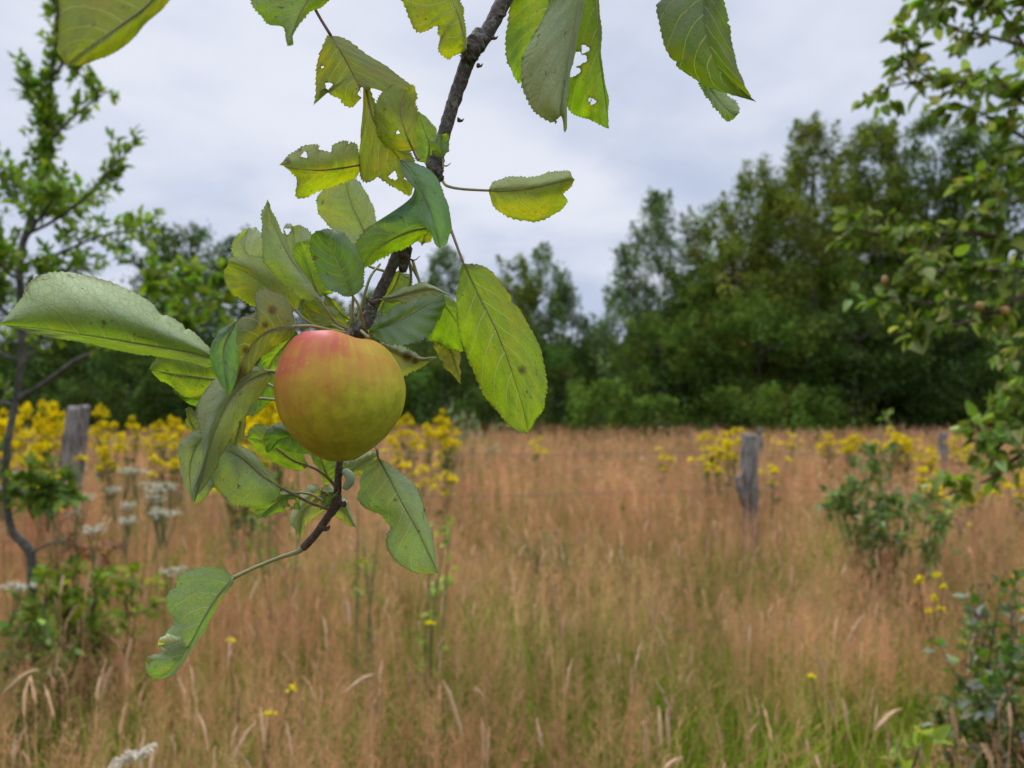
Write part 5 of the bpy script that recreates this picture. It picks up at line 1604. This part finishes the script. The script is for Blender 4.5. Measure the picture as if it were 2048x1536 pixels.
def build_yarrow():
    ms = [yarrow_mesh(s) for s in (301, 302, 303)]
    rng = np.random.default_rng(31)
    firsts = {}
    for i, (px, py, d, lab) in enumerate(YAR):
        x = GX(px, d); z0 = float(ground_z(x, d)); h = ztop(py, d) - z0
        v = i % 3
        if v not in firsts:
            root = empty('yarrow', (x, d, z0), lab, 'flower', 'white yarrow at the left of the meadow')
            for nm, me in zip(('stem', 'flower_head'), ms[v]):
                put(nm, me, root)
            firsts[v] = root
        else:
            src = firsts[v]
            root = src.copy(); COL.objects.link(root); root.location = (x, d, z0)
            for ch in list(src.children):
                c = ch.copy(); COL.objects.link(c); c.parent = root
            root['label'] = lab
        w_ = rng.uniform(.8, 1.5)
        root.scale = (w_, w_, h)
        root.rotation_euler = (rng.normal(0, .05), rng.normal(0, .05), rng.uniform(0, 6.28))
    # the near bloom leaning over at the bottom edge
    rng = np.random.default_rng(8)
    c = P(262, 1512, 1.35)
    base = np.array([c[0] - .1, c[1] + .1, 0.0])
    root = empty('yarrow', tuple(base), 'nearest white yarrow bloom, tilted, at the bottom edge', 'flower')
    A = Acc()
    V, F = tube([base, base * .4 + c * .6 + np.array([-.03, 0, .02]), c + np.array([0, 0, -.02])], [.002, .0016, .0014], 6, 12, .02, rng); A.add(V, F, (.14, .17, .06))
    part('stem', V, F, M_PLANT, root, cols=np.broadcast_to((.14, .17, .06), (len(V), 3)))
    H = Acc()
    for i in range(12):
        f = i / 11
        e = P(225 + 78 * f + rng.normal(0, 4), 1527 - 33 * f + rng.normal(0, 3), 1.35 + rng.normal(0, .012))
        flat_head(rng, 40, .010, .0055, (.60, .53, .40), H, e, .4, .7, .3)
    V, F, C = H.get()
    part('flower_head', V, F, M_PETAL, root, cols=C, smooth=False)


STALKS = [  # near grass stalks one can point at: head base px,py -> tip px,py, distance, label
    (4, 1388, 78, 1338, 1.75, 'pale seed spike leaning far right at the left edge'),
    (205, 1395, 222, 1335, 1.9, 'upright seed spike right of the strongly leaning one'),
    (690, 1385, 750, 1348, 1.8, 'pale arching seed spike bent to the right at the bottom centre-left'),
    (925, 1470, 885, 1360, 1.6, 'long seed spike leaning left at the bottom centre'),
    (970, 1400, 950, 1378, 1.6, 'short narrow spike beside the long leaning one'),
    (1292, 1520, 1290, 1440, 1.55, 'upright pale seed spike at the bottom edge, left of the close pair'),
    (1322, 1490, 1318, 1415, 1.6, 'left spike of the close pair at the bottom'),
    (1338, 1495, 1333, 1420, 1.62, 'right spike of the close pair at the bottom'),
    (1325, 1540, 1362, 1516, 1.45, 'drooping pale spike cut by the bottom edge'),
    (1645, 1345, 1628, 1300, 2.0, 'single pale spike in the greener grass at the lower right'),
    (1695, 1455, 1686, 1400, 1.8, 'seed spike right of the green hollow'),
    (1750, 1460, 1800, 1418, 1.7, 'slanting spike leaning right near the corner bramble'),
    (1640, 1540, 1632, 1512, 1.5, 'whitish stubby spike at the bottom edge right of centre'),
    (1915, 1480, 1900, 1415, 1.65, 'straw spike at the left side of the corner bramble'),
    (2022, 1455, 2018, 1410, 1.6, 'straw spike standing in front of the corner bramble'),
    (1930, 1500, 1925, 1482, 1.6, 'shortest spike under the corner bramble'),
    (1978, 1520, 1965, 1490, 1.55, 'low spike at the foot of the corner bramble'),
    (120, 1190, 128, 1150, 2.3, 'pale spike against the green oak regrowth, left one'),
    (170, 1195, 180, 1145, 2.3, 'pale spike against the green oak regrowth, right one'),
    (700, 1250, 695, 1200, 2.2, 'faint spike in the grass below the two-toned leaf'),
    (1245, 1130, 1240, 1095, 2.6, 'slender spike in the centre of the meadow'),
]


def build_stalks():
    for i, (bx, by, tx, ty, d, lab) in enumerate(STALKS):
        rng = np.random.default_rng(900 + i)
        b = P(bx, by, d); t = P(tx, ty, d + rng.normal(0, .02))
        ln = np.linalg.norm(t - b)
        g = np.array([b[0] - (t[0] - b[0]) * .6 + rng.normal(0, .02), d + rng.normal(0, .03), 0.0]); g[2] = float(ground_z(g[0], g[1])) - .01
        root = empty('grass_stalk', tuple(g), lab, 'grass', 'pale seed spikes standing out of the near grass')
        m = (g + b) / 2 + np.array([(g[0] - b[0]) * .25, 0, .02])
        V, F = tube([g, m, b, t], [.0013, .0011, .0009, .0005], 5, 16, .02, rng)
        part('stem', V, F, M_GRASS, root, cols=np.broadcast_to(TAN, (len(V), 3)))
        sag = np.array([0, 0, .08 * ln])
        r = min(.0046, ln * .075)
        V, F = tube([b, b * .7 + t * .3 + sag * .6, b * .35 + t * .65 + sag, t], [r * .4, r, r * .9, r * .15], 9, 26, .22, rng)
        A = Acc(); A.add(V, F, STRAW * 1.05)
        # bristling spikelets
        cc = crom([b, b * .7 + t * .3 + sag * .6, b * .35 + t * .65 + sag, t], 60)
        for q in range(110):
            c = cc[rng.integers(2, 58)]
            dv = (t - b) / ln + rng.normal(0, .55, 3); dv /= np.linalg.norm(dv)
            L = rng.uniform(.005, .009)
            V, F = ribbon([c, c + dv * L * .6, c + dv * L], [.0006, .0013, .0002], rng.normal(size=3))
            A.add(V, F, STRAW * rng.uniform(.8, 1.2))
        V, F, C = A.get()
        part('seed_head', V, F, M_GRASS, root, cols=C)


build_oak()
build_bushes()
build_right_apple()
build_fence()
build_ragworts()
build_yarrow()
build_stalks()
